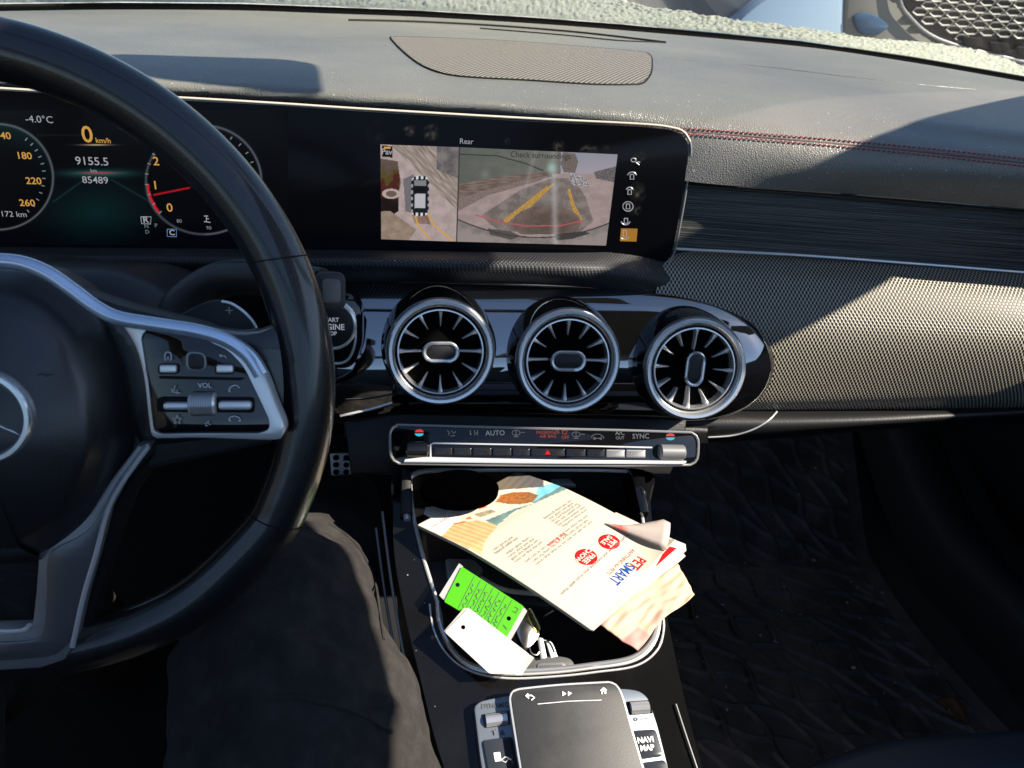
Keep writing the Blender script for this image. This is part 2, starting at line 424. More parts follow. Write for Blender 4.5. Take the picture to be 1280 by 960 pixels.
# red stitching, two rows and the seam between
def stitch_row(pts, off):
    P = cr([p for p in pts if p], 900); bm = bmesh.new(); d = 0; i = 0; step = .0042
    L = 0; acc = []
    for a, b in zip(P[:-1], P[1:]): L += (b-a).length
    n = int(L/step); Q = cr(P, n*2)
    for k in range(0, len(Q)-1, 2): tube('s', [Q[k], Q[k].lerp(Q[k+1], .9)+V((0, -.0006, 0))], .00065, None, join=bm, n=0, seg=5)
    return bm
SL = [(120, 113), (300, 124), (450, 134), (650, 148), (860, 163), (1000, 174), (1150, 188), (1288, 203)]
for dy in (-3, 6): obj('stitching', stitch_row([drape(BV, x, y+dy*(.35+.65*x/1280), .0008) for x, y in SL], 0), M['stitch'], up)
tube('seam', [drape(BV, x, y+1.5, -.0002) for x, y in SL], .0010, M['seam'], up, n=200, seg=6)
# trim strip with fine horizontal ribs
ribm = bpy.data.materials.new('ribbed_trim'); ribm.use_nodes = True; nt = ribm.node_tree; b = nt.nodes['Principled BSDF']
b.inputs['Base Color'].default_value = (.012, .012, .013, 1); b.inputs['Roughness'].default_value = .38; b.inputs['Specular IOR Level'].default_value = .7
uvn = nt.nodes.new('ShaderNodeUVMap'); mp = nt.nodes.new('ShaderNodeMapping'); mp.inputs['Scale'].default_value = (2.5, 520, 1)
nn = nt.nodes.new('ShaderNodeTexNoise'); nn.inputs['Scale'].default_value = 1.6; nn.inputs['Detail'].default_value = 3
bp = nt.nodes.new('ShaderNodeBump'); bp.inputs['Strength'].default_value = .9; bp.inputs['Distance'].default_value = .0009
nt.links.new(uvn.outputs[0], mp.inputs[0]); nt.links.new(mp.outputs[0], nn.inputs['Vector']); nt.links.new(nn.outputs['Fac'], bp.inputs['Height']); nt.links.new(bp.outputs['Normal'], b.inputs['Normal'])
rp = nt.nodes.new('ShaderNodeValToRGB'); rp.color_ramp.elements[0].color = (.008, .008, .009, 1); rp.color_ramp.elements[1].color = (.14, .135, .12, 1); rp.color_ramp.elements[0].position = .4; rp.color_ramp.elements[1].position = .8
nt.links.new(nn.outputs['Fac'], rp.inputs[0]); nt.links.new(rp.outputs[0], b.inputs['Base Color'])
loft('trim_strip', [todoor(r) for r in [rowy([(820, 228, .66), (1050, 243, .64), (1290, 262, .615)]), rowy([(820, 262, .655), (1050, 280, .635), (1290, 300, .610)]), rowy([(820, 308, .65), (1050, 326, .63), (1290, 344, .605)])]], ribm, dash, nu=60, nv=12)
tube('trim_line', todoor(rowy([(846, 232, .652), (1050, 246, .632), (1290, 267, .607)])), .0016, M['dashedge'], dash, n=50, seg=8)
tube('chrome_line', todoor(rowy([(845, 311, .645), (1000, 319, .632), (1150, 330, .618), (1290, 341, .602)])), .0014, M['satin'], dash, n=50, seg=8)
# perforated passenger panel
pr = [rowy([(820, 313, .652), (1050, 325, .632), (1290, 343, .604)]), rowy([(820, 345, .622), (1050, 360, .603), (1290, 374, .576)]),
      rowy([(820, 420, .598), (1050, 425, .578), (1290, 432, .55)]), rowy([(820, 495, .596), (1050, 495, .578), (1290, 494, .553)]), rowy([(820, 515, .604), (1050, 514, .59), (1290, 511, .568)])]
loft('perforated_panel', [todoor(r) for r in pr], M['perf'], dash, nu=80, nv=30)
loft('perforated_strip', [rowy([(-80, 308, .63), (400, 312, .63), (700, 316, .63), (860, 312, .652)]), rowy([(-80, 320, .60), (400, 324, .60), (700, 329, .608), (860, 333, .638)]),
      rowy([(-80, 330, .602), (400, 337, .60), (700, 344, .605), (860, 350, .622)]), rowy([(-80, 345, .62), (400, 352, .62), (700, 357, .62), (860, 372, .614)])], M['perfs'], dash, nu=80, nv=12)
_, LR = loft('lower_panel', [todoor(r) for r in [rowy([(860, 512, .60), (960, 513, .594), (1120, 512, .58), (1290, 509, .565)]), rowy([(850, 530, .583), (960, 530, .575), (1120, 526, .562), (1290, 516, .555)]),
      rowy([(850, 548, .59), (900, 552, .59), (1000, 545, .585), (1120, 533, .58), (1290, 521, .57)]), rowy([(850, 545, .66), (960, 548, .66), (1120, 536, .66), (1290, 528, .66)])]], M['black'], dash, nu=60, nv=20)
LBV = bvh_of(LR); tube('chrome_line', [drape(LBV, x, y, .0005) for x, y in [(971, 515), (960, 526), (940, 537), (915, 544), (885, 546)]], .0009, M['satin'], dash, n=30, seg=8)
# knee panel on the driver's side
loft('knee_panel', [rowy([(-80, 345, .64), (200, 350, .64), (440, 352, .64)]), [V((-.62, .63, .62)), V((-.2, .63, .62)), V((.03, .63, .62))], [V((-.62, .70, .50)), V((-.2, .70, .50)), V((.03, .72, .50))], [V((-.62, .95, .45)), V((-.2, .95, .45)), V((.03, .95, .45))]], M['blackdull'], dash, nu=20, nv=12)
# gloss housing
HN = V((0, -.94, .34))
HP = Plane(UY(708, 450, .581), V((0, -.88, .48)))
ho = cr(PX(HP, [(400, 350), (500, 346), (600, 349), (700, 353), (800, 356), (870, 362), (915, 375), (948, 400), (966, 435), (970, 465), (960, 495), (935, 517), (890, 530), (820, 530), (700, 527), (600, 524), (500, 522), (400, 520)]), 120, True)
dome('vent_housing', HP, ho, [(1, -.03), (1, -.004), (.985, .004), (.95, .010), (.88, .013), (.8, .014), (.65, .014), (.5, .014), (.35, .014), (.2, .014), (.02, .014)], M['glosshousing'], dash, curv=4.5)
stack = slab('centre_stack', HP, PX(HP, [(430, 505), (850, 515), (850, 545), (830, 590), (440, 590)], -.03), .05, M['black'], dash, off=-.012, bev=.004)
pxs = PX(HP, [(425, 521), (470, 521), (530, 512)], 0)
tube('chrome_line', [HP.at(HP.hit(x, y, .014), .014) for x, y in [(425, 520), (460, 512), (490, 503)]], .0012, M['satin'], dash, n=12, seg=6)
# the shelf edge below the vents
loft('stack_ledge', [rowy([(430, 524, .585), (700, 529, .585), (900, 533, .585)]), rowy([(430, 527, .568), (700, 532, .568), (885, 535, .568)]), rowy([(430, 548, .566), (700, 552, .566), (885, 554, .566)])], M['black'], dash, nu=30, nv=9)

def make_vent(px, py, y, n, rpx, rot=0, tilt=(0, 0)):
    pl = Plane(UY(px, py, y), n); d = (Mw.transposed() @ (pl.o-CAM)).z; R = rpx*d/FPX
    v = lathe('air_vent', pl, [(R*.8, -.072), (R*1.17, -.07), (R*1.16, -.055), (R*1.10, -.02), (R*1.04, -.004), (R*1.02, 0), (R*.97, 0), (R*.85, -.012), (R*.84, -.04), (R*.02, -.042)], M['glossclean'], dash, cap=True)
    lathe('ring', pl, [(R*1.0, -.003), (R*1.0, .002), (R*.985, .0045), (R*.95, .006), (R*.90, .0058), (R*.86, .0035), (R*.845, .001), (R*.84, -.008)], M['chrome'], v)
    lathe('inner_ring', pl, [(R*.81, -.006), (R*.81, .0), (R*.80, .0012), (R*.775, .0012), (R*.765, -.001), (R*.765, -.012)], M['chrome'], v)
    lathe('gasket', pl, [(R*.85, -.002), (R*.80, -.002)], M['blackdull'], v)
    lathe('backplate', pl, [(R*.80, -.010), (.0005, -.011)], mat('vent_black', (.002, .002, .002), .9, spec=.05) if 'vent_black' not in bpy.data.materials else bpy.data.materials['vent_black'], v, cap=True)
    p2 = pl if tilt == (0, 0) else Plane(pl.o+pl.n*.0, (pl.n+pl.u*tilt[0]+pl.v*tilt[1]))
    for k in range(12):
        a = rot+2*math.pi*k/12; ca, sa = math.cos(a), math.sin(a); flat = abs(math.cos(a-rot)) > .98
        r1, r0 = R*.78, R*(.36 if flat else .47); w1, w0 = .0019, (.0009 if flat else .0004)
        bm = bmesh.new(); q = []
        for r, w, h in ((r1, w1, -.003), (R*.66, .0009, -.0035), (r0, w0, -.006)):
            q.append([bm.verts.new(p2.at((r*ca-s*w*sa, r*sa+s*w*ca), h-dz)) for s, dz in ((1, .0), (0, -.0008), (-1, .0), (-1, .010), (1, .010))])
        for A, B in zip(q[:-1], q[1:]):
            for j in range(5): bm.faces.new((A[j], A[(j+1) % 5], B[(j+1) % 5], B[j]))
        bm.faces.new(q[-1])
        obj('vane', bm, M['satin'], v, sm=False)
    ca, sa = math.cos(rot), math.sin(rot)
    def st(w, h): return [V((p.x*ca-p.y*sa, p.x*sa+p.y*ca)) for p in stadium(w, h, 12)]
    slab('hub', p2, st(R*.70, R*.40), .020, M['glossclean'], v, off=.001, bev=.001)
    tube('hub_ring', [p2.at(p, .0015) for p in st(R*.62, R*.33)], .0017, M['chrome'], v, closed=True, n=60, seg=8)
    slab('hub_cap', p2, st(R*.56, R*.27), .002, M['black'], v, off=.002, bev=.0006)
    return v
make_vent(551, 440, .548, HN, 67)
make_vent(710, 451, .548, HN, 66, rot=math.radians(-1))
make_vent(868, 461, .545, V((-.05, -.94, .34)), 65, rot=math.radians(86), tilt=(.10, .03))
# start button
SP = Plane(UY(417, 408, .562), V((-.05, -.96, .28)))
sb = px_slab('start_button', SP, [(384, 362), (440, 366), (452, 385), (452, 435), (440, 462), (384, 458)], .02, M['glossclean'], dash, off=.004, bev=.002, rnd=.012)
tube('frame', [SP.at(p, .005) for p in rounded(PX(SP, [(386, 374), (428, 376), (444, 392), (445, 430), (434, 455), (386, 453)], .005), .01)], .0011, M['satin'], sb, closed=True, n=70, seg=8)
c = SP.hit(414, 407, .008)
lathe('bezel', SP, [(.0205, .004), (.0205, .008), (.019, .009), (.018, .0085)], M['satin'], sb, c=c)
lathe('cap', SP, [(.018, .0075), (.016, .0083), (.001, .0083)], M['black'], sb, c=c, cap=True)
for i, (t_, py_, h_) in enumerate((('START', 400, 5.5), ('ENGINE', 409, 7.5), ('STOP', 417, 5))): px_text('lettering', t_, SP, 413, py_, h_, M['whiteink'], sb, off=.0089, bold=.02, sx=.95)

# ================================================================== DISPLAY
Xd = (Mw @ V((6140, -40, 918))).normalized(); Dd = Mw @ V((-123, 2190, 918)); Dd = (Dd-Xd*Dd.dot(Xd)).normalized()
DP = Plane(U(620, 243, .655), -(Xd.cross(Dd)), Xd)
disp = thing('dashboard_display', 'wide black glass screen on the dashboard showing gauges and a reversing camera picture', 'display screen')
disp.location = DP.o
do = PX(DP, [(-90, 107), (0, 113), (110, 119), (220, 125), (350, 132), (450, 139), (650, 151), (800, 158), (838, 162), (852, 167), (860, 178), (861, 194), (855, 238), (846, 290), (840, 318), (833, 327), (820, 330), (700, 328), (500, 322), (300, 317), (100, 315), (-90, 312)])
scrm = mat('screen_glass', (.001, .001, .001), .2, spec=.12, emis=lin((3, 4, 9)), estr=ES*.8)
slab('screen', DP, do, .012, scrm, disp, bev=.0012)
bz = [(-90, 105), (110, 117), (220, 122), (350, 129.5), (450, 136), (650, 147.5), (800, 155), (840, 159.5), (855, 165), (862.5, 177), (863.5, 195), (857, 242), (848, 292), (842, 318), (834, 329)]
tube('bezel', [DP.at(DP.hit(x, y, -.002), -.002) for x, y in bz[:10]], .0011, mat('sunlit_bezel', (.62, .58, .48), .4, .2), disp, n=140, seg=8)  # cream colour carries the sunlight along the top edge
tube('bezel', [DP.at(DP.hit(x, y, -.002), -.002) for x, y in bz[9:]], .0011, M['satind'], disp, n=60, seg=8)
sm_ = attr_mat('screen_picture', emis=ES*.80, rough=.2, spec=.12)
# cluster picture
def clus(s, t):
    x, y = -40+s*400, 138+t*168
    base = (3, 4, 9)
    c = base
    d = math.hypot((x-115)/75, (y-262)/42)
    if y > 216: c = mixc(c, (5, 42, 44), .85*max(0, 1-d*.8))
    g = math.exp(-((y-214)/5.0)**2)*math.exp(-((x-118)/45)**2); c = mixc(c, (20, 90, 85), g)
    rr = math.exp(-((y-213.5)/1.0)**2)*math.exp(-((x-118)/24)**2); c = mixc(c, (235, 60, 80), rr*.95)
    for a, b in (((100, 222), (62, 250)), ((134, 222), (186, 252))):
        c = mixc(c, (35, 75, 78), .55*math.exp(-(segd(x, y, a, b)/1.0)**2))
    for cx, cy, rx, ry in ((-5, 220, 67, 66), (251, 224, 74, 68)):
        q = math.hypot((x-cx)/rx, (y-cy)/ry)
        if q < 1: c = mixc((2, 3, 8), (8, 48, 50), max(0, q-.55)*1.2*max(0, (cy+10-y)/60+.1) if cx < 0 else 0)
        c = mixc(c, (120, 128, 138), .8*math.exp(-((q-1)*50)**2)*(1 if x > cx else .8))
    if x > 160: 
        q = math.hypot((x-251)/74, (y-224)/68); a = math.degrees(math.atan2(-(y-224), x-251))
        if (a > 180 or a < -140 or a > 174) and abs(q-.97) < .018 and y > 228 and x < 195: c = (220, 30, 45)
    k = math.exp(-(segd(x, y, (187, 241), (232, 232))/1.0)**2); c = mixc(c, (235, 25, 40), k)
    k = math.exp(-((y-167.5)/.6)**2)*(1 if 42 < x < 100 else 0)*.25; c = mixc(c, (120, 120, 110), k)
    k = math.exp(-((y-179)/.9)**2)*math.exp(-((x-115)/20)**2); c = mixc(c, (200, 180, 150), k)
    return c
def gpos(x0, y0, x1, y1, x2, y2, x3, y3, off):     # quad TL, TR, BR, BL on the display
    A, B, C_, D_ = [V(DP.hit(x, y, off)) for x, y in ((x0, y0), (x1, y1), (x2, y2), (x3, y3))]
    def f(s, t): return DP.at((A.lerp(B, s)).lerp(D_.lerp(C_, s), t), off)
    return f
cl = colour_grid('gauge_cluster', gpos(-40, 138, 360, 138, 360, 306, -40, 306, .0003), clus, 330, 139, sm_, disp)
amber = glow('amber_glow', (235, 175, 70), ES*.65); wht = glow('white_glow', (205, 208, 215), ES*.5); dimw = glow('dim_glow', (140, 145, 150), ES*.6); bluew = glow('blue_glow', (110, 160, 220), ES*.6); cyang = glow('cyan_glow', (70, 210, 230), ES*.8); redg = glow('red_glow', (240, 60, 60), ES*.8); orang = glow('orange_glow', (200, 80, 50), ES*.45)
for t_, x, y, h, m_, bo in (('40', 7, 170, 9, amber, .015), ('180', 30, 195, 9, amber, .015), ('220', 42, 226.5, 9, amber, .015), ('260', 34, 254, 9, amber, .015), ('2', 195, 202, 11, amber, .01), ('1', 194, 232, 11, amber, .01), ('0', 212, 260, 11, amber, .01),
        ('0', 109, 169, 21, amber, .012), ('km/h', 129, 176, 6.5, amber, .01), ('9155.5', 115, 202, 10.5, wht, .005), ('km', 117, 213.5, 4.5, wht, 0), ('85489', 119, 225.5, 9, wht, .005), ('-4.0°C', 49, 149.5, 9, wht, 0),
        ('172 km', 17, 268, 7.5, wht, 0), ('R', 182, 275, 8, wht, .02), ('N', 183, 283, 5, dimw, 0), ('D', 184, 290, 5, dimw, 0), ('P', 195, 282, 5, dimw, 0), ('C', 215, 291, 7, wht, .02), ('80', 224, 276.5, 4.5, dimw, .01), ('90', 261, 285, 4.5, dimw, .01)):
    px_text('readout', t_, DP, x, y, h, m_, cl, off=.0008, bold=bo, sx=1.05 if t_ != '0' or h < 20 else 1.0)
px_strokes('frame_mark', DP, [[(176, 271), (189, 271), (188, 280), (177, 279.5), (176, 271)]], 1.0, wht, cl, .0007)
px_strokes('frame_mark', DP, [[(209, 286.5), (220.5, 286.5), (220.5, 296), (209, 295.5), (209, 286.5)]], 1.0, bluew, cl, .0007)
tk = []
for a in range(-48, 60, 9):
    r = math.radians(a); tk.append([(-5+62*math.cos(r), 220-61*math.sin(r)), (-5+58*math.cos(r), 220-57*math.sin(r))])
px_strokes('tick_marks', DP, tk, 1.4, dimw, cl, .0007)
tk = []
for a in list(range(20, 60, 12))+list(range(150, 232, 12)):
    r = math.radians(a); tk.append([(251+70*math.cos(r), 224-64*math.sin(r)), (251+66*math.cos(r), 224-60*math.sin(r))])
px_strokes('tick_marks', DP, tk[4:], 1.3, dimw, cl, .0007); px_strokes('tick_marks', DP, tk[:4], 1.3, dimw, cl, .0007)
px_strokes('temperature_symbol', DP, [[(255, 270), (260, 270)], [(258, 270), (258, 277)], [(255, 277), (263, 278)], [(258, 273.5), (261, 273.5)]], 1.2, wht, cl, .0007)

# reversing camera: bird's-eye picture
def bird(s, t):
    x = 475+s*98; y = 180+s*3+t*118
    n = nz(x*.09, y*.09)+.5*nz(x*.3, y*.3, 4)
    c = mixc((168, 146, 142), (190, 168, 166), .5+n)
    # road, running from top left to right
    d = (y-205)-(x-520)*.95
    if -40 < d < 6: c = mixc((120, 104, 92), (178, 160, 150), .5+1.1*nz((x+y)*.05, (y-x*.95)*.35, 2))
    if d < -40: c = mixc((150, 135, 125), (130, 135, 150), (x-530)/40)
    if x > 545 and y < 222-(575-x)*.4: c = mixc((75, 70, 72), (120, 110, 110), .5+n)
    if inside(x, y, [(475, 197), (496, 200), (500, 226), (497, 240), (497, 262), (475, 275)]): c = mixc((80, 60, 50), (30, 22, 22), (y-200)/60+.3*n)
    q = math.hypot((x-488)/11.5, (y-240)/6.3)
    if q < 1: c = (190, 168, 160) if .6 < q else (95, 70, 62)
    if inside(x, y, [(475, 262), (487, 262), (520, 285), (510, 300), (475, 302)]): c = mixc((130, 108, 92), (160, 135, 115), .5+n)
    if inside(x, y, [(503, 222), (516, 216), (518, 265), (506, 262)]): c = mixc(c, (60, 62, 72), .65)
    if inside(x, y, [(514, 266), (535, 266), (538, 279), (518, 277)]): c = mixc((120, 85, 80), (150, 110, 100), .5+2*n)
    for pl_ in ([(518, 266), (523, 282), (538, 298)], [(535, 266), (543, 280), (567, 300)]):
        if polyd(x, y, pl_) < 1.1: c = (225, 165, 50)
    # the car seen from above
    u, v = abs(x-524.5), y-243
    if u < 11.5 and abs(v) < 25-(u/11.5)**4*5: 
        c = (30, 34, 38)
        if u < 7.5 and -20 < v < -13: c = (120, 122, 128)
        if u < 7 and -3 < v < 15: c = (196, 194, 200)
        if u < 8 and -12 < v < -5: c = (20, 22, 26)
        if u > 9.5 and int(y/4) % 2: c = (160, 160, 165)
        if abs(v) > 21 and int(x/3) % 2: c = (235, 235, 240)
    if inside(x, y, [(477, 181.5), (489.5, 182), (489.5, 195.5), (477, 195)]): c = (10, 9, 12)
    if inside(x, y, [(479, 183), (487.5, 183.3), (487.5, 185), (479, 184.7)]): c = (240, 165, 50)
    if x > 572: c = (60, 52, 50)
    e = 1.0
    return tuple(max(0, min(255, v*.82+38)) if v > 45 else v for v in c)
cv = colour_grid('birds_eye_picture', gpos(475.5, 180.5, 574.5, 184, 571, 302, 476.5, 299, .0003), bird, 130, 157, sm_, disp)
px_text('lettering', 'Pav', DP, 483.5, 190, 7, wht, cv, off=.0007, bold=.02)
def rear(s, t):
    x = 576+s*(196-14*t); y = 184+s*9-t*0+t*(117-3*s)
    n = nz(x*.08, y*.12, 1)+.5*nz(x*.3, y*.3, 7); n2 = nz(x*.6, y*.6, 3)
    c = mixc((164, 142, 138), (184, 162, 160), .5+n)                     # snowy ground
    hor = 226-(x-576)*.07 if x < 690 else 214+(x-690)*.02
    if x < 700 and y < hor+2: c = mixc((82, 90, 82), (112, 112, 104), (x-576)/130+.4*n)
    elif x >= 700 and y < 216: 
        c = mixc((150, 152, 172), (176, 168, 182), (y-190)/25)
    if inside(x, y, [(576, 228), (625, 219), (690, 213), (700, 215), (640, 228), (600, 241), (576, 252)]): c = mixc((96, 76, 68), (132, 112, 104), .5+1.3*nz(x*.08, y*.6, 5))
    if inside(x, y, [(576, 247), (600, 238), (640, 227), (690, 217), (675, 224), (610, 243), (576, 262)]): c = mixc((112, 92, 84), (150, 130, 124), .5+n2)
    if inside(x, y, [(603, 268), (650, 236), (690, 221), (716, 222), (732, 245), (742, 275), (724, 290), (626, 288)]): c = mixc((108, 98, 94), (142, 128, 122), .5+1.3*n)
    if inside(x, y, [(703, 190), (718, 192), (722, 202), (718, 216), (704, 214), (700, 204)]): c = mixc((88, 76, 72), (128, 112, 104), .5+n2)
    if inside(x, y, [(742, 214), (775, 206), (775, 228), (745, 222)]): c = mixc((70, 66, 70), (120, 112, 116), .5+1.5*n2)
    if inside(x, y, [(712, 214), (722, 217), (736, 225), (735, 233), (716, 230), (711, 224)]): c = mixc((205, 200, 205), (90, 84, 88), .35+1.8*n2)
    for pl_, w in (([(684, 232), (660, 252), (634, 274)], 2.2), ([(692, 228), (668, 250), (645, 274)], 2), ([(711, 236), (716, 255), (725, 273)], 2.4)):
        dd = polyd(x, y, pl_)
        if dd < w*(.5+(y-225)/60): c = mixc((228, 172, 60), (170, 128, 60), .4+1.5*n2)
    q = math.hypot((x-684)/42, (y-277)/22)
    if q < 1 and y < 292: c = mixc((84, 66, 58), (120, 100, 92), q*q*.8+n*.6)
    if polyd(x, y, [(598, 267), (625, 276), (660, 281), (700, 281), (728, 275)]) < .8: c = (200, 80, 90)
    yb = 272+24*(1-((x-675)/100)**2)
    if y > yb: c = mixc((128, 118, 112), (160, 146, 142), (y-yb)/12+n)
    if inside(x, y, [(612, 284), (640, 288), (652, 294), (640, 299), (615, 292)]): c = mixc(c, (55, 52, 52), .8)
    if inside(x, y, [(694, 292), (730, 288), (738, 291), (716, 298), (696, 300)]): c = mixc(c, (30, 30, 32), .85)
    if abs(y-yb) < .9: c = (50, 46, 46)
    if polyd(x, y, [(576, 192), (620, 194), (655, 203), (678, 212)]) < .8: c = (40, 44, 42)
    g = math.exp(-((x-691-.04*(y-200))/4.0)**2)*(.55 if y > 205 else .3); c = mixc(c, (205, 205, 205), g)
    g = math.exp(-((x-688)/5)**2-((y-209)/6)**2); c = mixc(c, (170, 225, 215), g*.8)
    g = math.exp(-((x-662-.25*(214-y))/3.0)**2)*.25 if y < 245 else 0; c = mixc(c, (200, 200, 200), g)
    g = math.exp(-((x-607)/5)**2-((y-217)/7)**2)*.3; c = mixc(c, (170, 180, 170), g)
    c = mixc(c, (158, 152, 150), .22)
    return tuple(max(0, min(255, v)) for v in c)
cv2 = colour_grid('rear_view_picture', gpos(575, 184, 772, 193, 757.5, 307, 571.5, 302, .0003), rear, 270, 163, sm_, disp)
px_text('lettering', 'Rear', DP, 583, 177, 6.5, wht, disp, off=.0006)
px_text('lettering', 'Check surroundings', DP, 676, 194.5, 7, glow('dark_glow', (46, 46, 44), ES*.5), cv2, off=.0008, bold=.008, sx=.95)
icons = []
def icon(lines, w=1.3, m_=wht, parent=disp): px_strokes('menu_symbol', DP, lines, w, m_, parent, .0006)
icon([arc_px(792, 200, 3.2, 2.4, 0, 360, 10), [(795, 203), (799, 206)], [(797, 202), (800, 203)]], 1.2)
for (x, y) in ((790, 221), (787, 240), (785, 258), (782.5, 276)):
    icon([[(x-2, y-3), (x+2, y-3), (x+2.3, y+3), (x-2.3, y+3), (x-2, y-3)]], 1.3)
icon([arc_px(790, 221, 6, 6, 20, 160, 8)]); icon([arc_px(787, 240, 5, 6, 30, 150, 6)]); icon([arc_px(785, 258, 6.5, 6, 0, 360, 14)]); icon([arc_px(782, 275, 6, 6, 200, 340, 8)])
px_slab('selected_tile', DP, [(776.5, 285.5), (797, 286), (795.5, 302), (775, 301.5)], .0004, glow('amber_tile', (205, 140, 30), ES*.55), disp, off=.0005)
icon([[(779, 288), (783, 288), (783, 296), (779, 296), (779, 288)], arc_px(781, 296, 5, 3, 190, 350, 6)], 1.1)
smg = mat('finger_smudge', (.16, .15, .14), .6, spec=.2)
nt = smg.node_tree; a_ = nt.nodes.new('ShaderNodeVertexColor'); a_.layer_name = 'print'; nt.links.new(a_.outputs[0], nt.nodes['Principled BSDF'].inputs['Alpha'])
for x, y, w_, h_, k_ in ((512, 163, 9, 9, .5), (539, 166, 11, 12, .55), (634, 176, 5, 6, .3), (698, 183, 9, 9, .5), (736, 187, 13, 8, .5), (757, 185, 6, 6, .3), (797, 240, 12, 14, .5), (793, 262, 10, 9, .4), (470, 168, 14, 22, .14), (800, 196, 9, 8, .3)):
    colour_grid('finger_smudge', gpos(x-w_, y-h_, x+w_, y-h_, x+w_, y+h_, x-w_, y+h_, .0011), lambda s, t, x=x, y=y, k_=k_: (255*k_*max(0, 1-((s-.5)**2+(t-.5)**2)*4)**.7*(.6+.9*nz(s*4+x, t*4+y)),)*3, 14, 14, smg, disp)

# ================================================================== CLIMATE BAR
CLn = V((0, -.80, .60))
CLP = Plane(U(683, 557, .618), CLn)
clim = thing('climate_control_bar', 'long slim black climate control bar with chrome keys below the round air vents', 'control panel')
clim.location = CLP.o
co = rounded(PX(CLP, [(487, 531), (600, 534), (780, 538), (873, 541), (872, 581), (780, 582), (600, 581), (488, 579)]), [.010, .01, .01, .010, .010, .01, .01, .010], 6)
slab('housing', CLP, co, .03, M['glossclean'], clim, bev=.0015)
tube('chrome_frame', [CLP.at(p, .0004) for p in co], .0012, M['satind'], clim, closed=True, n=160, seg=8)
px_slab('lower_bar', CLP, [(530, 571), (700, 574.5), (858, 576), (856, 580.5), (700, 580), (505, 578), (506, 574)], .004, M['satin'], clim, off=.004, bev=.0008)
keyd = mat('dark_key', (.010, .010, .011), .2, spec=.6)
xs = [541, 566, 590, 615, 640, 663, 707, 733, 757, 782, 808]
for i in range(len(xs)-1):
    x0, x1 = xs[i]+.8, xs[i+1]-.8; yo = (x0-540)*.012
    px_slab('key', CLP, [(x0, 559+yo), (x1, 559.4+yo), (x1, 569.5+yo), (x0, 569+yo)], .006, (keyd if i < 6 else keyd if i < 8 else M['satind']), clim, off=.0028 , bev=.0010, rnd=.0012)
tube('key_trim', [CLP.at(CLP.hit(x, y, .002), .002) for x, y in [(538, 572), (538, 556), (542, 554), (700, 557), (815, 559.5)]], .0008, M['satin'], clim, n=0, seg=6)
for x0, x1, yo in ((507, 536, 0), (823, 856, 4)):
    kn = bmesh.new(); A = V(CLP.hit(x0, 561+yo, .002)); B = V(CLP.hit(x1, 561.5+yo, .002))
    P = [CLP.at(A.lerp(B, t), .002) for t in (0, .04, .08, .92, .96, 1)]; rr = [.004, .0058, .0066, .0066, .0058, .004]
    tube('k', P, lambda t: rr[min(5, int(round(t*5)))], None, join=kn, n=0, seg=24); obj('knob', kn, M['satind'] if yo else keyd, clim)
for x, y in ((524, 541), (838, 546)):
    px_slab('temperature_mark', CLP, arc_px(x, y-.8, 5.5, 3.6, 0, 180, 8), .0003, redg, clim, off=.0006)
    px_slab('temperature_mark', CLP, arc_px(x, y+.8, 5.5, 3.6, 180, 360, 8), .0003, cyang, clim, off=.0006)
for t_, x, y, h, m_ in (('AUTO', 619, 541.5, 6.2, dimw), ('A/C', 775, 541.5, 5.2, dimw), ('OUT', 775, 547.5, 3.6, dimw), ('SYNC', 801, 545.5, 6, dimw), ('PASSENGER', 685, 540.5, 4, orang), ('AIR BAG', 685, 545.5, 4, orang), ('OFF', 706.5, 547, 4, orang)):
    px_text('lettering', t_, CLP, x, y, h, m_, clim, off=.0007, bold=.01)
wht2 = glow('icon_glow', (150, 152, 156), ES*.35)
def cic(lines, m_=wht2, w=1.0): px_strokes('symbol', CLP, lines, w, m_, clim, .0006)
cic([[(559, 538), (562, 541), (560, 544)], [(564, 538), (567, 542), (570, 539)], [(563, 545), (569, 544.5)]])
cic([[(588, 538), (588, 543)], [(587, 543), (590, 543)], [(593, 538), (593, 541), (596, 541), (593, 544)], [(597, 538), (597, 544)]])
cic([arc_px(645, 541, 5, 3.2, 0, 360, 12), [(642, 546), (648, 546)], [(645, 538), (645, 546)], [(651, 540.5), (656, 540.5)]])
cic([[(703, 538), (709, 538), (707, 543), (703, 542), (703, 538)]], orang, 1.8)
cic([arc_px(720, 543, 5, 3.2, 0, 360, 12), [(717, 548), (723, 548)], [(720, 540), (720, 548)], [(726, 542.5), (731, 542.8)]])
cic([[(739, 547), (741, 544), (745, 542.5), (750, 543), (754, 546), (755, 548)], [(742, 548), (751, 548)], arc_px(743, 548, 1.5, 1.5, 0, 360, 6), arc_px(751, 548, 1.5, 1.5, 0, 360, 6)])
px_slab('hazard_mark', CLP, [(681, 568), (688, 568), (684.5, 562.5)], .0003, M['red'], clim, off=.0033)

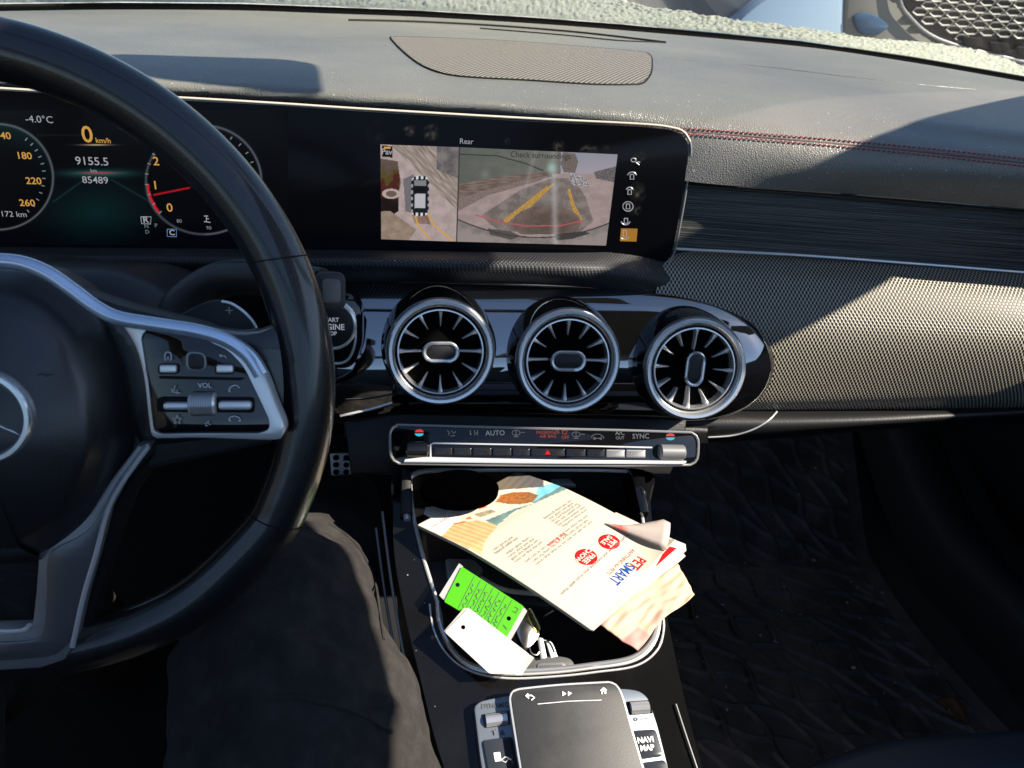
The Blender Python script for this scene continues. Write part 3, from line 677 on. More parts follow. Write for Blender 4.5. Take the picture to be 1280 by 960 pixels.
# ================================================================== CENTRE CONSOLE
sl_ = math.radians(22)
CP = Plane((.12, .47, .588), V((0, -math.sin(sl_), math.cos(sl_))))
cons = thing('centre_console', 'gloss black centre console with an open storage tray between the front seats', 'console')
cons.location = (.11, .3, .2)
outl = cr(PX(CP, [(503, 586), (640, 583), (806, 588), (812, 620), (818, 680), (830, 750), (846, 830), (862, 900), (882, 975), (905, 1060), (740, 1065), (585, 1060), (560, 975), (543, 920), (526, 850), (508, 775), (494, 700), (492, 640)]), 110, True)
binp = [(513, 602), (520, 592), (560, 589), (680, 588), (786, 590), (797, 600), (803, 650), (814, 720), (824, 770), (816, 805), (790, 826), (735, 835), (690, 840), (640, 842), (600, 838), (574, 824), (556, 798), (547, 755), (530, 700), (517, 645)]
binu = cr(PX(CP, binp), 90, True)
# gloss frame round the tray
slab('top_panel', CP, outl, .012, M['gloss'], cons, bev=0, holes=[binu])
# sides
rr_ = [[CP.at(p, -.001) for p in outl]]
cx_ = sum((p.x for p in outl))/len(outl)
for dz, sc in ((.02, 1.0), (.10, .97), (.30, .93)): rr_.append([CP.at((cx_+(p.x-cx_)*sc, p.y), 0)-V((0, 0, dz)) for p in outl])
grid_mesh('side_panel', rr_, M['black'], cons, closed_u=True, uv=False)
# tray
bc = sum(binu, V((0, 0)))/len(binu); tr = []
for s, h in ((1.0, -.001), (.985, -.01), (.96, -.05), (.93, -.062), (.85, -.066), (.5, -.067), (.05, -.067)): tr.append([CP.at(bc+(p-bc)*s, h) for p in binu])
tray = grid_mesh('storage_tray', tr, M['black'], cons, closed_u=True, uv=False)
tube('tray_edge', [CP.at(p, .0006) for p in binu], .0016, M['satin'], cons, closed=True, n=140, seg=8)
tube('tray_corner', [CP.at(CP.hit(x, y, .002), .002) for x, y in [(509, 650), (506, 618), (510, 600), (522, 591), (545, 588), (590, 587)]], lambda t: .0030*(1-.5*t), M['satin'], cons, n=30, seg=10)
tube('chrome_rim', [CP.at(CP.hit(x, y, .001), .001) for x, y in [(547, 752), (549, 775), (557, 798), (574, 822), (600, 835), (640, 839), (690, 837), (735, 832), (788, 823), (812, 804), (820, 782), (818, 760)]], .0021, M['chrome'], cons, n=70, seg=10)
grn = mat('green_edge_light', (.1, .35, .05), .3)
tube('light_line', [CP.at(CP.hit(x, y, .0005), .0005) for x, y in [(537, 755), (541, 783), (553, 810), (575, 832), (605, 844), (645, 848), (700, 845), (745, 840), (795, 832), (822, 812), (830, 785), (828, 765)]], .0008, M['satin'], cons, n=70, seg=6)
# cup holder insert
px_slab('cup_holder_frame', CP, [(528, 700), (600, 700), (618, 712), (680, 735), (730, 750), (700, 760), (600, 750), (550, 745), (536, 730)], .006, M['grey'], tray, off=-.022, bev=.002, rnd=.006)
px_slab('cup_holder_frame', CP, [(556, 697), (592, 698), (606, 712), (590, 730), (560, 738)], .008, M['satind'], tray, off=-.014, bev=.002, rnd=.004)
tube('cup_holder_arm', [CP.at(CP.hit(x, y, -.014), -.014) for x, y in [(600, 722), (630, 737), (668, 742), (700, 745)]], .002, M['satin'], tray, n=20, seg=8)
px_slab('latch', CP, [(688, 598), (712, 598), (720, 607), (690, 606)], .004, M['satind'], tray, off=-.012, bev=.001)
for xa in ((478, 640, 545, 985), (470, 660, 536, 985)):
    tube('side_trim', [CP.at(CP.hit(xa[0]+(xa[2]-xa[0])*t+8*math.sin(t*3.1)*-1, xa[1]+(xa[3]-xa[1])*t, -.012-.02*(xa[0] < 475)), -.012-.02*(xa[0] < 475)) for t in (0, .25, .5, .75, 1)], .0012, M['satind'], cons, n=30, seg=6)
px_slab('front_post', CP, [(787, 584), (806, 586), (812, 640), (800, 640)], .03, M['glossclean'], cons, off=.012, bev=.003)
px_slab('front_post', CP, [(502, 584), (514, 588), (516, 640), (500, 640)], .03, M['grey'], cons, off=.008, bev=.003)
tube('side_line', [CP.at(CP.hit(x, y, .002), .002) for x, y in [(845, 880), (858, 920), (873, 965), (890, 1020)]], .0006, M['satind'], cons, n=20, seg=6)

# touchpad
tp = thing('touchpad_controller', 'charcoal touchpad between silver key rows on the console, below the tray', 'touchpad')
tp.location = CP.at(CP.hit(715, 920, .01))
px_slab('base_plate', CP, [(592, 883), (600, 876), (618, 872), (640, 868), (780, 860), (800, 863), (811, 872), (822, 905), (836, 960), (850, 1020), (612, 1020), (600, 950)], .012, M['silver'], tp, off=.008, bev=.0018, rnd=.004)
padp = [(638, 872), (642, 864), (652, 861), (700, 856), (752, 853), (764, 853), (772, 858), (779, 873), (790, 912), (806, 966), (822, 1020), (660, 1020), (652, 965), (644, 915)]
pado = cr(PX(CP, padp, .018), 70, True)
slab('touch_surface', CP, pado, .014, M['pad'], tp, off=.018, bev=.0016)
tube('pad_rim', [CP.at(p, .0165) for p in pado], .0011, M['satin'], tp, closed=True, n=120, seg=6)
def tst(lines, w, m_, off=.0185): px_strokes('symbol', CP, lines, w, m_, tp, off)
tst([[(660, 867), (657, 870), (661, 873)], [(657, 870), (664, 869), (668, 872), (664, 875)]], 2.0, M['whiteink'])
px_slab('symbol', CP, [(703, 864), (703, 870), (708, 867)], .0004, M['whiteink'], tp, off=.0186); px_slab('symbol', CP, [(710, 864), (710, 870), (715, 866.5)], .0004, M['whiteink'], tp, off=.0186)
px_slab('symbol', CP, [(750, 863), (754.5, 859), (759, 862.5), (757.5, 862.5), (758, 867), (755.5, 867), (755, 864), (753.5, 864), (753.5, 867.5), (751.5, 867.5), (751.5, 863.5)], .0004, M['whiteink'], tp, off=.0186)
tst([[(672, 880), (710, 876.5), (752, 875)]], 1.0, M['whiteink'])
for pts, nm in (([(602, 893), (636, 888), (638, 906), (606, 910)], 'roller'), ([(783, 877), (812, 875), (816, 892), (788, 894)], 'roller')):
    px_slab('roller_recess', CP, pts, .002, M['glossclean'], tp, off=.0086, rnd=.001)
    a, b_, c_, d_ = [V(CP.hit(x, y, .009)) for x, y in pts]; bm = bmesh.new()
    A = (a+d_)/2; B = (b_+c_)/2; d = B-A; n_ = V((-d.y, d.x)).normalized()
    nr_ = 7
    P = [CP.at(A.lerp(B, t), .0075) for t in (.1, .9)]; tube('r', P, .0045, None, join=bm, n=0, seg=18)
    obj('roller', bm, M['chrome'], tp, sm=False)
px_slab('key', CP, [(603, 925), (641, 920), (650, 975), (613, 980)], .003, mat('key_dark', (.03, .034, .042), .22), tp, off=.0098, bev=.001, rnd=.003)
px_slab('key', CP, [(790, 913), (820, 911), (830, 945), (800, 949)], .003, bpy.data.materials['key_dark'], tp, off=.0098, bev=.001, rnd=.003)
px_slab('key', CP, [(802, 953), (832, 949), (846, 1000), (815, 1005)], .003, bpy.data.materials['key_dark'], tp, off=.0098, bev=.001, rnd=.003)
px_text('lettering', 'NAVI', CP, 807, 925, 6.5, M['whiteink'], tp, off=.0102, bold=.03); px_text('lettering', 'MAP', CP, 809, 935, 6.5, M['whiteink'], tp, off=.0102, bold=.03)
px_text('lettering', 'DYNAMIC', CP, 619, 882, 6, M['ink'], tp, off=.0085, bold=.01, sx=.9)
px_slab('symbol', CP, [(624, 919), (632, 918), (627, 911)], .0004, M['ink'], tp, off=.0086); tst([[(617, 913), (618, 919)], [(615, 914), (620, 912)]], 1.4, M['ink'], .0086)
px_slab('symbol', CP, [(617, 941), (625, 940), (627, 951), (619, 952)], .0004, M['whiteink'], tp, off=.0102); tst([[(627, 950), (631, 946), (636, 948), (632, 953), (628, 951)], [(633, 946), (639, 950)]], 1, M['whiteink'], .0103)
tst([arc_px(795, 899, 2, 2, 0, 360, 8), [(802, 899), (814, 897)]], 1, M['ink'], .0086)
# ================================================================== STEERING WHEEL
WC = V((-.2252, .3704, .7761)); rk = math.radians(21.3); WR = .1719; Wr = .0155
WP = Plane(WC, V((0, -math.cos(rk), math.sin(rk))))
wh = thing('steering_wheel', 'black leather flat-bottomed steering wheel with silver spokes and thumb controls', 'steering wheel')
wh.location = WC
# centre line of the rim in the wheel plane
right = []
for a in range(90, -34, -6): right.append(V((WR*math.cos(math.radians(a)), WR*math.sin(math.radians(a)))))
for x, y in [(284, 716), (240, 752), (190, 778), (140, 796), (70, 811), (0, 815)]: right.append(V(WP.hit(x, y)))
right = [p for p in right if p.x > .0]
right = right if abs(right[0].x) < .02 else [V((0, WR))]+right
bot = min(p.y for p in right)
right.append(V((0, bot-.0005)))
left = [V((-p.x, p.y)) for p in right[1:-1]][::-1]
RIM = right+left
rimpts = [WP.at(p) for p in RIM]
tube('rim', rimpts, lambda t: Wr, M['leather'], wh, closed=True, n=220, seg=28)
# seams across the rim
RP = cr([V((p.x, p.y)) for p in RIM], 400, True)
def rimring(i, m_, name, r_=Wr+.0002, th=.0006, tw=0):
    p = RP[i]; d = (RP[i+1]-RP[i-1]).normalized(); t = (WP.u*d.x+WP.v*d.y); nrm = (WP.u*(-d.y)+WP.v*d.x)
    ax = WP.n; pts = [WP.at(p)+nrm*math.cos(q)*r_+(ax*math.sin(q))*r_+t*tw*math.cos(q) for q in [2*math.pi*k/28 for k in range(28)]]
    tube(name, pts, th, m_, wh, closed=True, n=0, seg=6)
def near(px, py): c = V(WP.hit(px, py)); return min(range(1, 399), key=lambda i: (RP[i]-c).length)
rimring(near(348, 322), M['blackdull'], 'rim_seam', tw=.004, th=.0004); rimring(near(357, 655), M['blackdull'], 'rim_seam', tw=-.003, th=.0004)
# hidden inner hub behind the cover
# airbag cover
h0 = .012
hub = V(WP.hit(-28, 522, .05))
ro = PX(WP, [(-28, 330), (10, 331), (45, 336), (78, 352), (102, 371), (124, 392), (143, 425), (160, 470), (168, 520), (165, 560), (150, 600), (128, 640), (108, 664), (66, 694), (20, 706), (-28, 710)], h0)
ao = ro+[V((2*hub.x-p.x, p.y)) for p in ro[1:-1]][::-1]
ao = cr(ao, 110, True); hc = (hub.x+.0, (ro[0].y+ro[-1].y)/2)
dome('airbag_cover', WP, ao, [(1, -.03), (1, -.008), (.99, -.002), (.96, .003), (.88, .012), (.80, .0205), (.765, .0235), (.74, .0250), (.70, .0262), (.6, .029), (.45, .0325), (.2, .036), (.02, .037)], M['airbag'], wh, c=hc, base=h0)
EP = Plane(WP.at(hub, .046), WP.n)
emb = lathe('emblem', EP, [(.0235, -.004), (.0235, .003), (.0225, .0045), (.0205, .0045), (.0195, .003), (.0193, -.001), (.001, -.001)], M['chrome'], wh, cap=True)
lathe('emblem_disc', EP, [(.0193, .0), (.001, .0)], M['glossclean'], emb, cap=True)
bm = bmesh.new()
for a in (90, 210, 330):
    r = math.radians(a); d = V((math.cos(r), math.sin(r))); q = V((-d.y, d.x)); tip = bm.verts.new(EP.at(d*.0195, .0015)); l_ = bm.verts.new(EP.at(q*.0028, .001)); r_ = bm.verts.new(EP.at(-q*.0028, .001)); c_ = bm.verts.new(EP.at((0, 0), .004))
    bm.faces.new((tip, l_, c_)); bm.faces.new((tip, c_, r_))
obj('emblem_star', bm, M['chrome'], emb, sm=False)
px_strokes('emboss', WP, [[(46, 469), (52, 467), (58, 468)], [(56, 471), (62, 468), (68, 469)]], 1.2, M['black'], wh, .0435)
# silver trim over the top and round the switch panel
TO = .030
op = PX(WP, [(136, 390), (158, 398), (200, 404), (250, 412), (285, 423), (312, 441), (330, 467), (345, 505), (356, 533), (352, 546), (338, 551), (250, 548.5), (204, 549), (189, 546), (184, 520), (178, 470), (168, 434), (152, 408)], TO)
ip = [(176, 421), (182, 412), (200, 413), (250, 422), (285, 437), (305, 458), (323, 495), (337, 525), (337, 537), (325, 542), (250, 542), (200, 543), (191, 538), (188, 510), (182, 460)]
ipu = rounded(PX(WP, ip, TO), .004)
opu = cr(op, 90, True)
slab('spoke_trim', WP, opu, .012, M['satin'], wh, off=TO, bev=.0022, holes=[ipu])
pts = [(-110, 345), (-60, 328), (-28, 325.5), (0, 326), (30, 329), (62, 341), (95, 363), (124, 384), (152, 397), (200, 405), (250, 413), (285, 424), (312, 443), (328, 467)]
tp_ = [WP.at(WP.hit(x, y, .026), .026+.004*min(1, i/9)) for i, (x, y) in enumerate(pts)]
tube('top_trim', tp_, .0038, mat('sky_tint_silver', (.66, .78, .96), .27, .7), wh, n=90, seg=12)  # blue of the reflected sky put into the silver's colour
pan = slab('switch_panel', WP, ipu, .006, M['glossclean'], wh, off=TO-.001, bev=.0006)
# leather between spoke and rim, and the underside
px_slab('spoke', WP, [(120, 392), (200, 398), (290, 415), (335, 408), (362, 380), (385, 440), (378, 560), (352, 600), (335, 552), (200, 560), (170, 556), (140, 470)], .016, M['leather'], wh, off=.010, bev=.006, smooth=60)
px_slab('spoke_back', WP, [(60, 350), (150, 380), (250, 405), (330, 440), (340, 555), (180, 590), (150, 640), (60, 660)], .018, M['black'], wh, off=.008, bev=.004)
# controls
PO = TO+.0002
def px_box(name, pts, m_, h, parent, bev=.0006, rnd=None, base=PO): return px_slab(name, WP, pts, h+.001, m_, parent, off=base+h, bev=bev, rnd=rnd)
for x0, y0, x1, y1 in ((197, 455, 222, 468), (268, 455, 293, 468)):
    px_box('switch_bezel', [(x0, y0), (x1, y0), (x1, y1), (x0, y1)], M['black'], .0004, pan, .0001, .002)
    px_box('menu_switch', [(x0+2, y0+1.5), (x1-2, y0+1.5), (x1-2, y1-1.5), (x0+2, y1-1.5)], M['satin'], .0022, pan, .0009, .0012)
px_box('touch_button_frame', [(232, 439), (257, 441), (258, 464), (233, 464)], M['satind'], .0006, pan, .0002, .0035)
px_box('touch_button', [(234.5, 441.5), (255, 443), (255.5, 462), (235, 461.5)], M['black'], .0012, pan, .0004, .003)
px_box('groove', [(198, 471), (306, 472.5), (301, 475.5), (200, 473.5)], M['blackdull'], .0002, pan, 0)
px_box('slider_recess', [(196, 497), (318, 497), (318, 516), (196, 515)], M['blackdull'], .0003, pan, 0, .002)
for a, b_ in (((203, 503.5), (238, 513)), ((272, 502), (314, 513))):
    px_box('slider', [(a[0], a[1]), (b_[0], a[1]), (b_[0], b_[1]), (a[0], b_[1])], M['satin'], .0030, pan, .0014, .002)
bm = bmesh.new(); A = V(WP.hit(237.5, 505, PO)); B = V(WP.hit(271, 504.5, PO)); nn_ = 30
P = [WP.at(A.lerp(B, t), PO+.000) for t in (0, .08, .92, 1)]
tube('w', P, lambda t: .0052 if t in (0, 1) else .0060, None, join=bm, n=0, seg=36); tw = obj('thumb_wheel', bm, M['satin'], pan)
bm = bmesh.new()
for k in range(13):
    t = .12+.76*k/12; C0 = WP.at(A.lerp(B, t), PO); ring_ = [C0+WP.v*.0062*math.cos(q)+WP.n*.0062*math.sin(q) for q in [math.pi*j/12 for j in range(13)]]
    tube('g', ring_, .00022, None, join=bm, n=0, seg=4)
obj('knurl', bm, M['satind'], tw)
def wst(lines, w=1.3): px_strokes('symbol', WP, lines, w, M['dimink'], pan, PO+.0004)
wst([arc_px(210, 444, 4, 4, 0, 180, 8)+[(206, 450), (208, 450)], [(214, 444), (214, 450), (212, 450)], [(210, 446), (210, 449)]])
wst([[(277, 446), (274, 444.5), (277, 443)], [(274, 444.5), (281, 445), (283, 448)]])
px_text('lettering', 'VOL', WP, 256, 482, 6.5, M['dimink'], pan, off=PO+.0005, bold=.01)
wst([[(219, 482), (217, 488), (222, 488), (221, 492)], [(214, 486), (216, 490), (221, 491), (225, 491)]], 1.1)
wst([[(286, 489), (288, 484), (293, 481.5), (297, 482), (299, 485)], [(286, 489), (288, 490)]], 1.6)
wst([[(286, 525), (288, 521.5), (294, 520), (299, 522), (301, 526)], [(286, 525), (289, 526)], [(298, 526), (301, 526)]], 1.6)
star = [(221.5+(6 if k % 2 == 0 else 2.6)*math.sin(math.pi*k/5), 525-(6 if k % 2 == 0 else 2.6)*math.cos(math.pi*k/5)) for k in range(11)]
wst([star], 1.1); wst([[(257, 529), (257, 532), (260, 532)], [(257, 530), (262, 526)], [(260, 529), (263, 531)]], 1.2)
# lower spoke
lsp = px_slab('lower_spoke', WP, [(172, 556), (188, 556), (153, 603), (134, 640), (120, 694), (105, 745), (91, 808), (80, 826), (50, 836), (0, 839), (-28, 839), (-60, 839), (-110, 836), (-110, 790), (-28, 790), (28, 788), (40, 778), (44, 740), (48, 684), (56, 675), (92, 660), (112, 640), (138, 600)], .012, M['satind'], wh, off=.018, bev=.0018)
for pts in ([(186, 558), (153, 603), (134, 640), (120, 694), (105, 745), (91, 808)], [(-28, 789), (26, 788), (38, 780)]):
    tube('spoke_edge', [WP.at(WP.hit(x, y, .018), .0185) for x, y in pts], .0014, M['satin'], wh, n=40, seg=8)
px_slab('spoke_back', WP, [(190, 556), (200, 570), (165, 620), (140, 690), (112, 790), (95, 830), (60, 840), (80, 760), (100, 690), (150, 600)], .012, M['blackdull'], wh, off=.008, bev=.003)
px_slab('spoke_inlay', WP, [(160, 590), (142, 622), (124, 672), (108, 730), (92, 790), (78, 812), (55, 822), (-28, 826), (-28, 806), (40, 800), (54, 786), (58, 742), (62, 692), (100, 670), (122, 648), (142, 610)], .004, mat('spoke_grey', (.17, .172, .178), .3, .6), wh, off=.0188, bev=.0008, smooth=60)
# shift paddle
pad_ = px_slab('shift_paddle', WP, [(180, 420), (235, 388), (262, 376), (283, 377), (305, 390), (322, 412), (332, 440), (300, 450), (200, 440)], .004, M['black'], wh, off=-.030, bev=.0015, smooth=40)
tube('paddle_edge', [WP.at(WP.hit(x, y, -.029), -.029) for x, y in [(277, 377), (290, 380), (306, 391), (318, 405), (325, 424)]], .0009, M['satin'], pad_, n=24, seg=6)
px_text('lettering', '+', WP, 286.5, 389, 15, M['dimink'], pad_, off=-.0285, bold=-.02)

# column cowl and selector stalk
colm = thing('steering_column', 'dark steering column cowl behind the wheel', 'steering column')
colm.location = (-.22, .5, .75)
CWP = Plane(U(150, 400, .50), WP.n)
cw = cr(PX(CWP, [(-60, 340), (40, 330), (90, 332), (140, 335), (175, 345), (200, 357), (216, 370), (226, 388), (224, 430), (200, 480), (100, 520), (-60, 520)]), 70, True)
dome('column_cowl', CWP, cw, [(1.02, -.12), (1, -.004), (.975, .006), (.93, .012), (.8, .020), (.5, .026), (.05, .028)], mat('cowl_plastic', (.02, .021, .024), .42, bump=(500, .2, 'noise')), colm)
st = thing('gear_selector_stalk', 'black column stalk with a grey square end button beside the round start button', 'control stalk')
st.location = U(235, 385, .5)
P = [U(215, 402, .50), U(240, 372, .50), (U(275, 350, .495)), U(315, 347, .485), U(360, 351, .475), U(402, 360, .468)]
tube('lever', P, lambda t: .0125-.0015*math.sin(t*3.1), M['grey'], st, n=40, seg=16, squash=1.15)
tube('lever_highlight', [p+V((0, -.003, .0125)) for p in P[1:]], .0012, M['grey'], st, n=30, seg=6)
TPn = Plane(U(414, 364, .458), V((.25, -.85, .35)))
slab('end_cap', TPn, rrect(.019, .024, .006), .02, M['grey'], st, off=-.001, bev=.002)
slab('end_button', TPn, rrect(.0115, .0155, .0035), .003, mat('warm_grey_button', (.13, .12, .11), .4), st, off=.0018, bev=.001)

# ================================================================== BRAKE PEDAL
PP = Plane(U(434, 580, .80), V((0, -.85, .5)))
bp_ = thing('brake_pedal', 'steel brake pedal with round rubber studs, half hidden behind the wheel', 'pedal')
bp_.location = PP.o
px_slab('pedal_plate', PP, [(412, 566), (452, 566), (456, 594), (414, 596)], .006, M['metal'], bp_, bev=.001, rnd=.003)
for i in range(3):
    for j in range(3):
        c = V(PP.hit(420+i*13, 572+j*9)); slab('stud', PP, stadium(.0065, .006, 8, c), .003, M['blackdull'], bp_, off=.002, bev=.0005)
tube('pedal_arm', [PP.at(PP.hit(434, 580), -.004), PP.at(PP.hit(436, 540), -.03), PP.at(PP.hit(438, 470), -.05)], .008, M['black'], bp_, n=10)

# ================================================================== PERSON
legs = bmesh.new()
def leg(pts, radii):
    k = len(pts)
    def rf(t): x = t*(k-1); i = min(int(x), k-2); return radii[i]*(1-(x-i))+radii[i+1]*(x-i)
    tube('l', pts, rf, None, join=legs, n=40, seg=24)
knee = U(352, 768, .530)
leg([V((-.08, .92, .24)), V((-.08, .78, .28)), V((-.085, .60, .42)), knee+V((0, .03, -.03))], [.045, .054, .062, .066])
leg([knee+V((0, .035, -.035)), knee, U(356, 860, .500), U(384, 960, .472), V((-.075, .12, .49)), V((-.13, -.12, .50))], [.056, .076, .089, .103, .108, .11])
lk = V((-.33, .38, .53))
leg([V((-.36, .64, .22)), V((-.36, .61, .30)), V((-.34, .54, .42)), lk+V((0, .03, -.03))], [.045, .052, .055, .058])
leg([lk+V((0, .035, -.035)), lk, V((-.31, .24, .51)), V((-.29, .05, .49)), V((-.29, -.12, .49))], [.046, .062, .074, .090, .10])
leg([V((-.32, -.16, .50)), V((-.22, -.17, .52)), V((-.10, -.16, .50))], [.10, .12, .10])
bmesh.ops.recalc_face_normals(legs, faces=legs.faces)
per = obj('person', legs, M['trouser'])
rm = per.modifiers.new('r', 'REMESH'); rm.mode = 'VOXEL'; rm.voxel_size = .008; rm.use_smooth_shade = True
sm2 = per.modifiers.new('s', 'SMOOTH'); sm2.factor = .7; sm2.iterations = 8
tx = bpy.data.textures.new('folds', 'CLOUDS'); tx.noise_scale = .045
emp = bpy.data.objects.new('fold', None)
ss = per.modifiers.new('u', 'SUBSURF'); ss.levels = 1; dm = per.modifiers.new('d', 'DISPLACE'); dm.texture = tx; dm.strength = .012; dm.mid_level = .5
dg = bpy.context.evaluated_depsgraph_get(); me = bpy.data.meshes.new_from_object(per.evaluated_get(dg)); per.modifiers.clear(); per.data = me
# cloth folds that run across the thigh
NR = [v.normal.copy() for v in me.vertices]; CO = []
for v, nr0 in zip(me.vertices, NR):
    p = v.co.copy()
    s = math.sin(p.y*95+p.x*40+3*MN.noise(p*14))*.5+.5
    CO += list(p + nr0*(.0042*(s**4)*max(0, min(1, (.40-p.y)/.08)) + .001*MN.noise(p*60)))
me.vertices.foreach_set('co', CO)
for p in me.polygons: p.use_smooth = True
me.calc_loop_triangles(); PB = BVHTree.FromPolygons([v.co.copy() for v in me.vertices], [tuple(p.vertices) for p in me.polygons])
tube('trouser_seam', [drape(PB, x, y, .0004) for x, y in [(412, 656), (436, 672), (456, 698), (468, 728), (474, 765), (479, 800)]], .0013, M['trouser'], per, n=40, seg=6)
tube('trouser_seam', [drape(PB, x, y, .0002) for x, y in [(300, 880), (360, 872), (430, 885), (490, 915)]], .0016, M['trouser'], per, n=40, seg=6)
tag(per, 'driver seen from the lap down, in dark charcoal trousers, right knee beside the console', 'person')

# ================================================================== PAPERS
BP = Plane(CP.at(CP.hit(680, 690), .020), V((.06, -.34, .94)))
br = [V(BP.hit(*q)) for q in ((648, 585), (522, 652), (838, 684), (737, 788))]   # s0t0, s1t0, s0t1, s1t1
def page(s, t, h=0):
    p = (br[0].lerp(br[1], s)).lerp(br[2].lerp(br[3], s), t)
    b_ = .006*math.sin(math.pi*min(max(t, 0), 1))+.004*math.sin(s*2.6+.2)*t
    lift = .012*max(0, (t-.80)/.20)**2*max(0, 1-s*2.6)
    return BP.at(p, h+b_+lift-.006*max(0, .3-t)/.3)
def ppx(s, t):
    ax = (648+(522-648)*s, 585+(652-585)*s); bx = (838+(737-838)*s, 684+(788-684)*s); return ax[0]+(bx[0]-ax[0])*t, ax[1]+(bx[1]-ax[1])*t
arc = [(602, 700), (606, 685), (614, 672), (628, 658), (645, 645), (665, 636), (690, 625), (716, 613)]
def prt(s, t):
    x, y = ppx(s, t); n = nz(x*.12, y*.12)+.5*nz(x*.35, y*.35, 3); white = (184, 175, 158)
    ya = None
    for i in range(len(arc)-1):
        if arc[i][0] <= x <= arc[i+1][0]: ya = arc[i][1]+(arc[i+1][1]-arc[i][1])*(x-arc[i][0])/(arc[i+1][0]-arc[i][0])
    if x > 716 or (ya is not None and y > ya): return white
    if x > 602 and ya is None: return white
    c = mixc((214, 206, 188), (192, 180, 158), .4+n)
    if inside(x, y, [(522, 650), (560, 640), (575, 648), (560, 672)]): c = (228, 222, 210)
    if inside(x, y, [(553, 672), (566, 656), (595, 654), (622, 662), (602, 700)]): c = mixc((196, 170, 118), (168, 142, 98), .5+.5*math.sin((x*.5-y)*1.1)+n*.3)
    if inside(x, y, [(606, 655), (640, 642), (664, 636), (660, 628), (700, 605), (716, 613), (690, 626), (640, 646), (620, 664)]): c = mixc((86, 112, 110), (104, 132, 130), .5+n)
    if inside(x, y, [(664, 634), (672, 612), (690, 607), (702, 612)]): c = mixc((96, 170, 196), (130, 190, 208), .5+n)
    if inside(x, y, [(618, 629), (625, 620), (640, 617), (660, 618), (672, 624), (664, 634), (648, 636), (632, 634)]): c = mixc((178, 96, 34), (110, 84, 50), .45+1.6*nz(x*.3, y*.5, 8)+(x-640)*.012)
    if inside(x, y, [(590, 645), (612, 640), (618, 644), (600, 650)]): c = mixc((120, 112, 88), (160, 150, 120), .5+n)
    if inside(x, y, [(594, 634), (604, 631), (607, 636), (597, 638)]): c = (220, 60, 50)
    if inside(x, y, [(566, 655), (582, 653), (580, 656), (566, 657)]) or inside(x, y, [(580, 650), (586, 647), (590, 651), (583, 652)]): c = (206, 110, 60)
    if y < 612 and x < 680: c = mixc((112, 100, 84), (84, 84, 88), (x-630)/40+.4*math.sin((x+y)*.5))
    return c
pm = attr_mat('printed_paper', rough=.55)
brh = thing('brochure', 'glossy folded brochure with two red discs and a red and blue logo', 'brochure')
brh.location = BP.o
cv_ = colour_grid('cover', page, prt, 90, 150, pm, brh)
md = cv_.modifiers.new('s', 'SOLIDIFY'); md.thickness = .0004; md.offset = -1
# inner sheets, slightly displaced
me_rows = [[page(s/12, -.0+t/16*.995, -.0016)-BP.u*.0006 for s in range(13)] for t in range(17)]
grid_mesh('inner_sheet', me_rows, M['paper'], brh, thick=.0012, uv=False)
A3 = V(BP.hit(838, 684)); 
L1 = (br[1]-br[0]).length; L2 = (br[2]-br[0]).length
def pgf(s0, t0, h=.0006):    # text at page position: x = reading direction (s), y = towards t
    return lambda x, y: page(s0+x/L1, t0+y/L2, h)
def ink(s, s0, t0, size, m_, sx=1, bold=0, par=None): text('lettering', s, pgf(s0, t0), m_, par or brh, bold=bold, size=size, sx=sx)
def st_at(px, py):          # page position under a pixel
    best = (9e9, 0, 0); 
    s = t = .5; st_ = .5
    for k in range(60):
        x, y = ppx(s, t); e = 1e-3; xs_, ys_ = ppx(s+e, t); xt, yt = ppx(s, t+e)
        a, b_, c, d = (xs_-x)/e, (xt-x)/e, (ys_-y)/e, (yt-y)/e; det = a*d-b_*c; dx, dy = px-x, py-y
        s += (d*dx-b_*dy)/det*.7; t += (-c*dx+a*dy)/det*.7
    return s, t
s_, t_ = st_at(792, 710); ink('PET', s_, t_, .0110, M['red'], bold=.02, sx=.66)
s_, t_ = st_at(773, 723.5); ink('SMART', s_, t_, .0110, M['blue'], bold=.02, sx=.66)
s_, t_ = st_at(772, 709); ink('ANYTHING for PETS', s_, t_, .0044, mat('brown_ink', (.22, .05, .03), .8, spec=.1), sx=.8)
s_, t_ = st_at(746, 708); ink('for the pets you love and everyone you trust with them', s_, t_, .0038, M['ink'], sx=1.0)
for (x, y), (a, b_) in (((758, 685), ('PET', 'SALE')), ((729, 705), ('FREE', 'CHOW'))):
    s_, t_ = st_at(x, y); f = pgf(s_, t_, .0005)
    bm = bmesh.new(); r = .0078; vs = [bm.verts.new(f(r*math.cos(q), r*math.sin(q))) for q in [2*math.pi*k/40 for k in range(40)]]; bm.faces.new(vs)
    d_ = obj('red_disc', bm, M['red'], brh)
    text('lettering', a, lambda X, Y, f=f: f(X, Y+.0022)+BP.n*.0003, M['paper'], d_, .03, .0055); text('lettering', b_, lambda X, Y, f=f: f(X, Y-.0026)+BP.n*.0003, M['paper'], d_, .03, .0050)
W_ = 'grooming bath brush trim nails and ears cleaned for dogs cats puppies small pets with every visit book online today at your local store save on training day camp boarding vet care food treats toys'.split()
def para(t0, s0, s1, n_, dt, m_=M['print'], size=.0033, seed=1):
    R = random.Random(seed)
    for i in range(n_):
        s = ''
        while len(s)*.53*size < (s1-s0)*L1*R.uniform(.8, 1.0): s += R.choice(W_)+' '
        s = s.strip(); text('lettering', s, pgf((s0+s1)/2, t0-dt*i), m_, brh, 0, size, min(1, ((s1-s0)*L1)/(len(s)*.52*size+1e-6)))
para(.585, .04, .96, 3, .023, seed=3)
para(.505, .05, .44, 6, .021, seed=5)
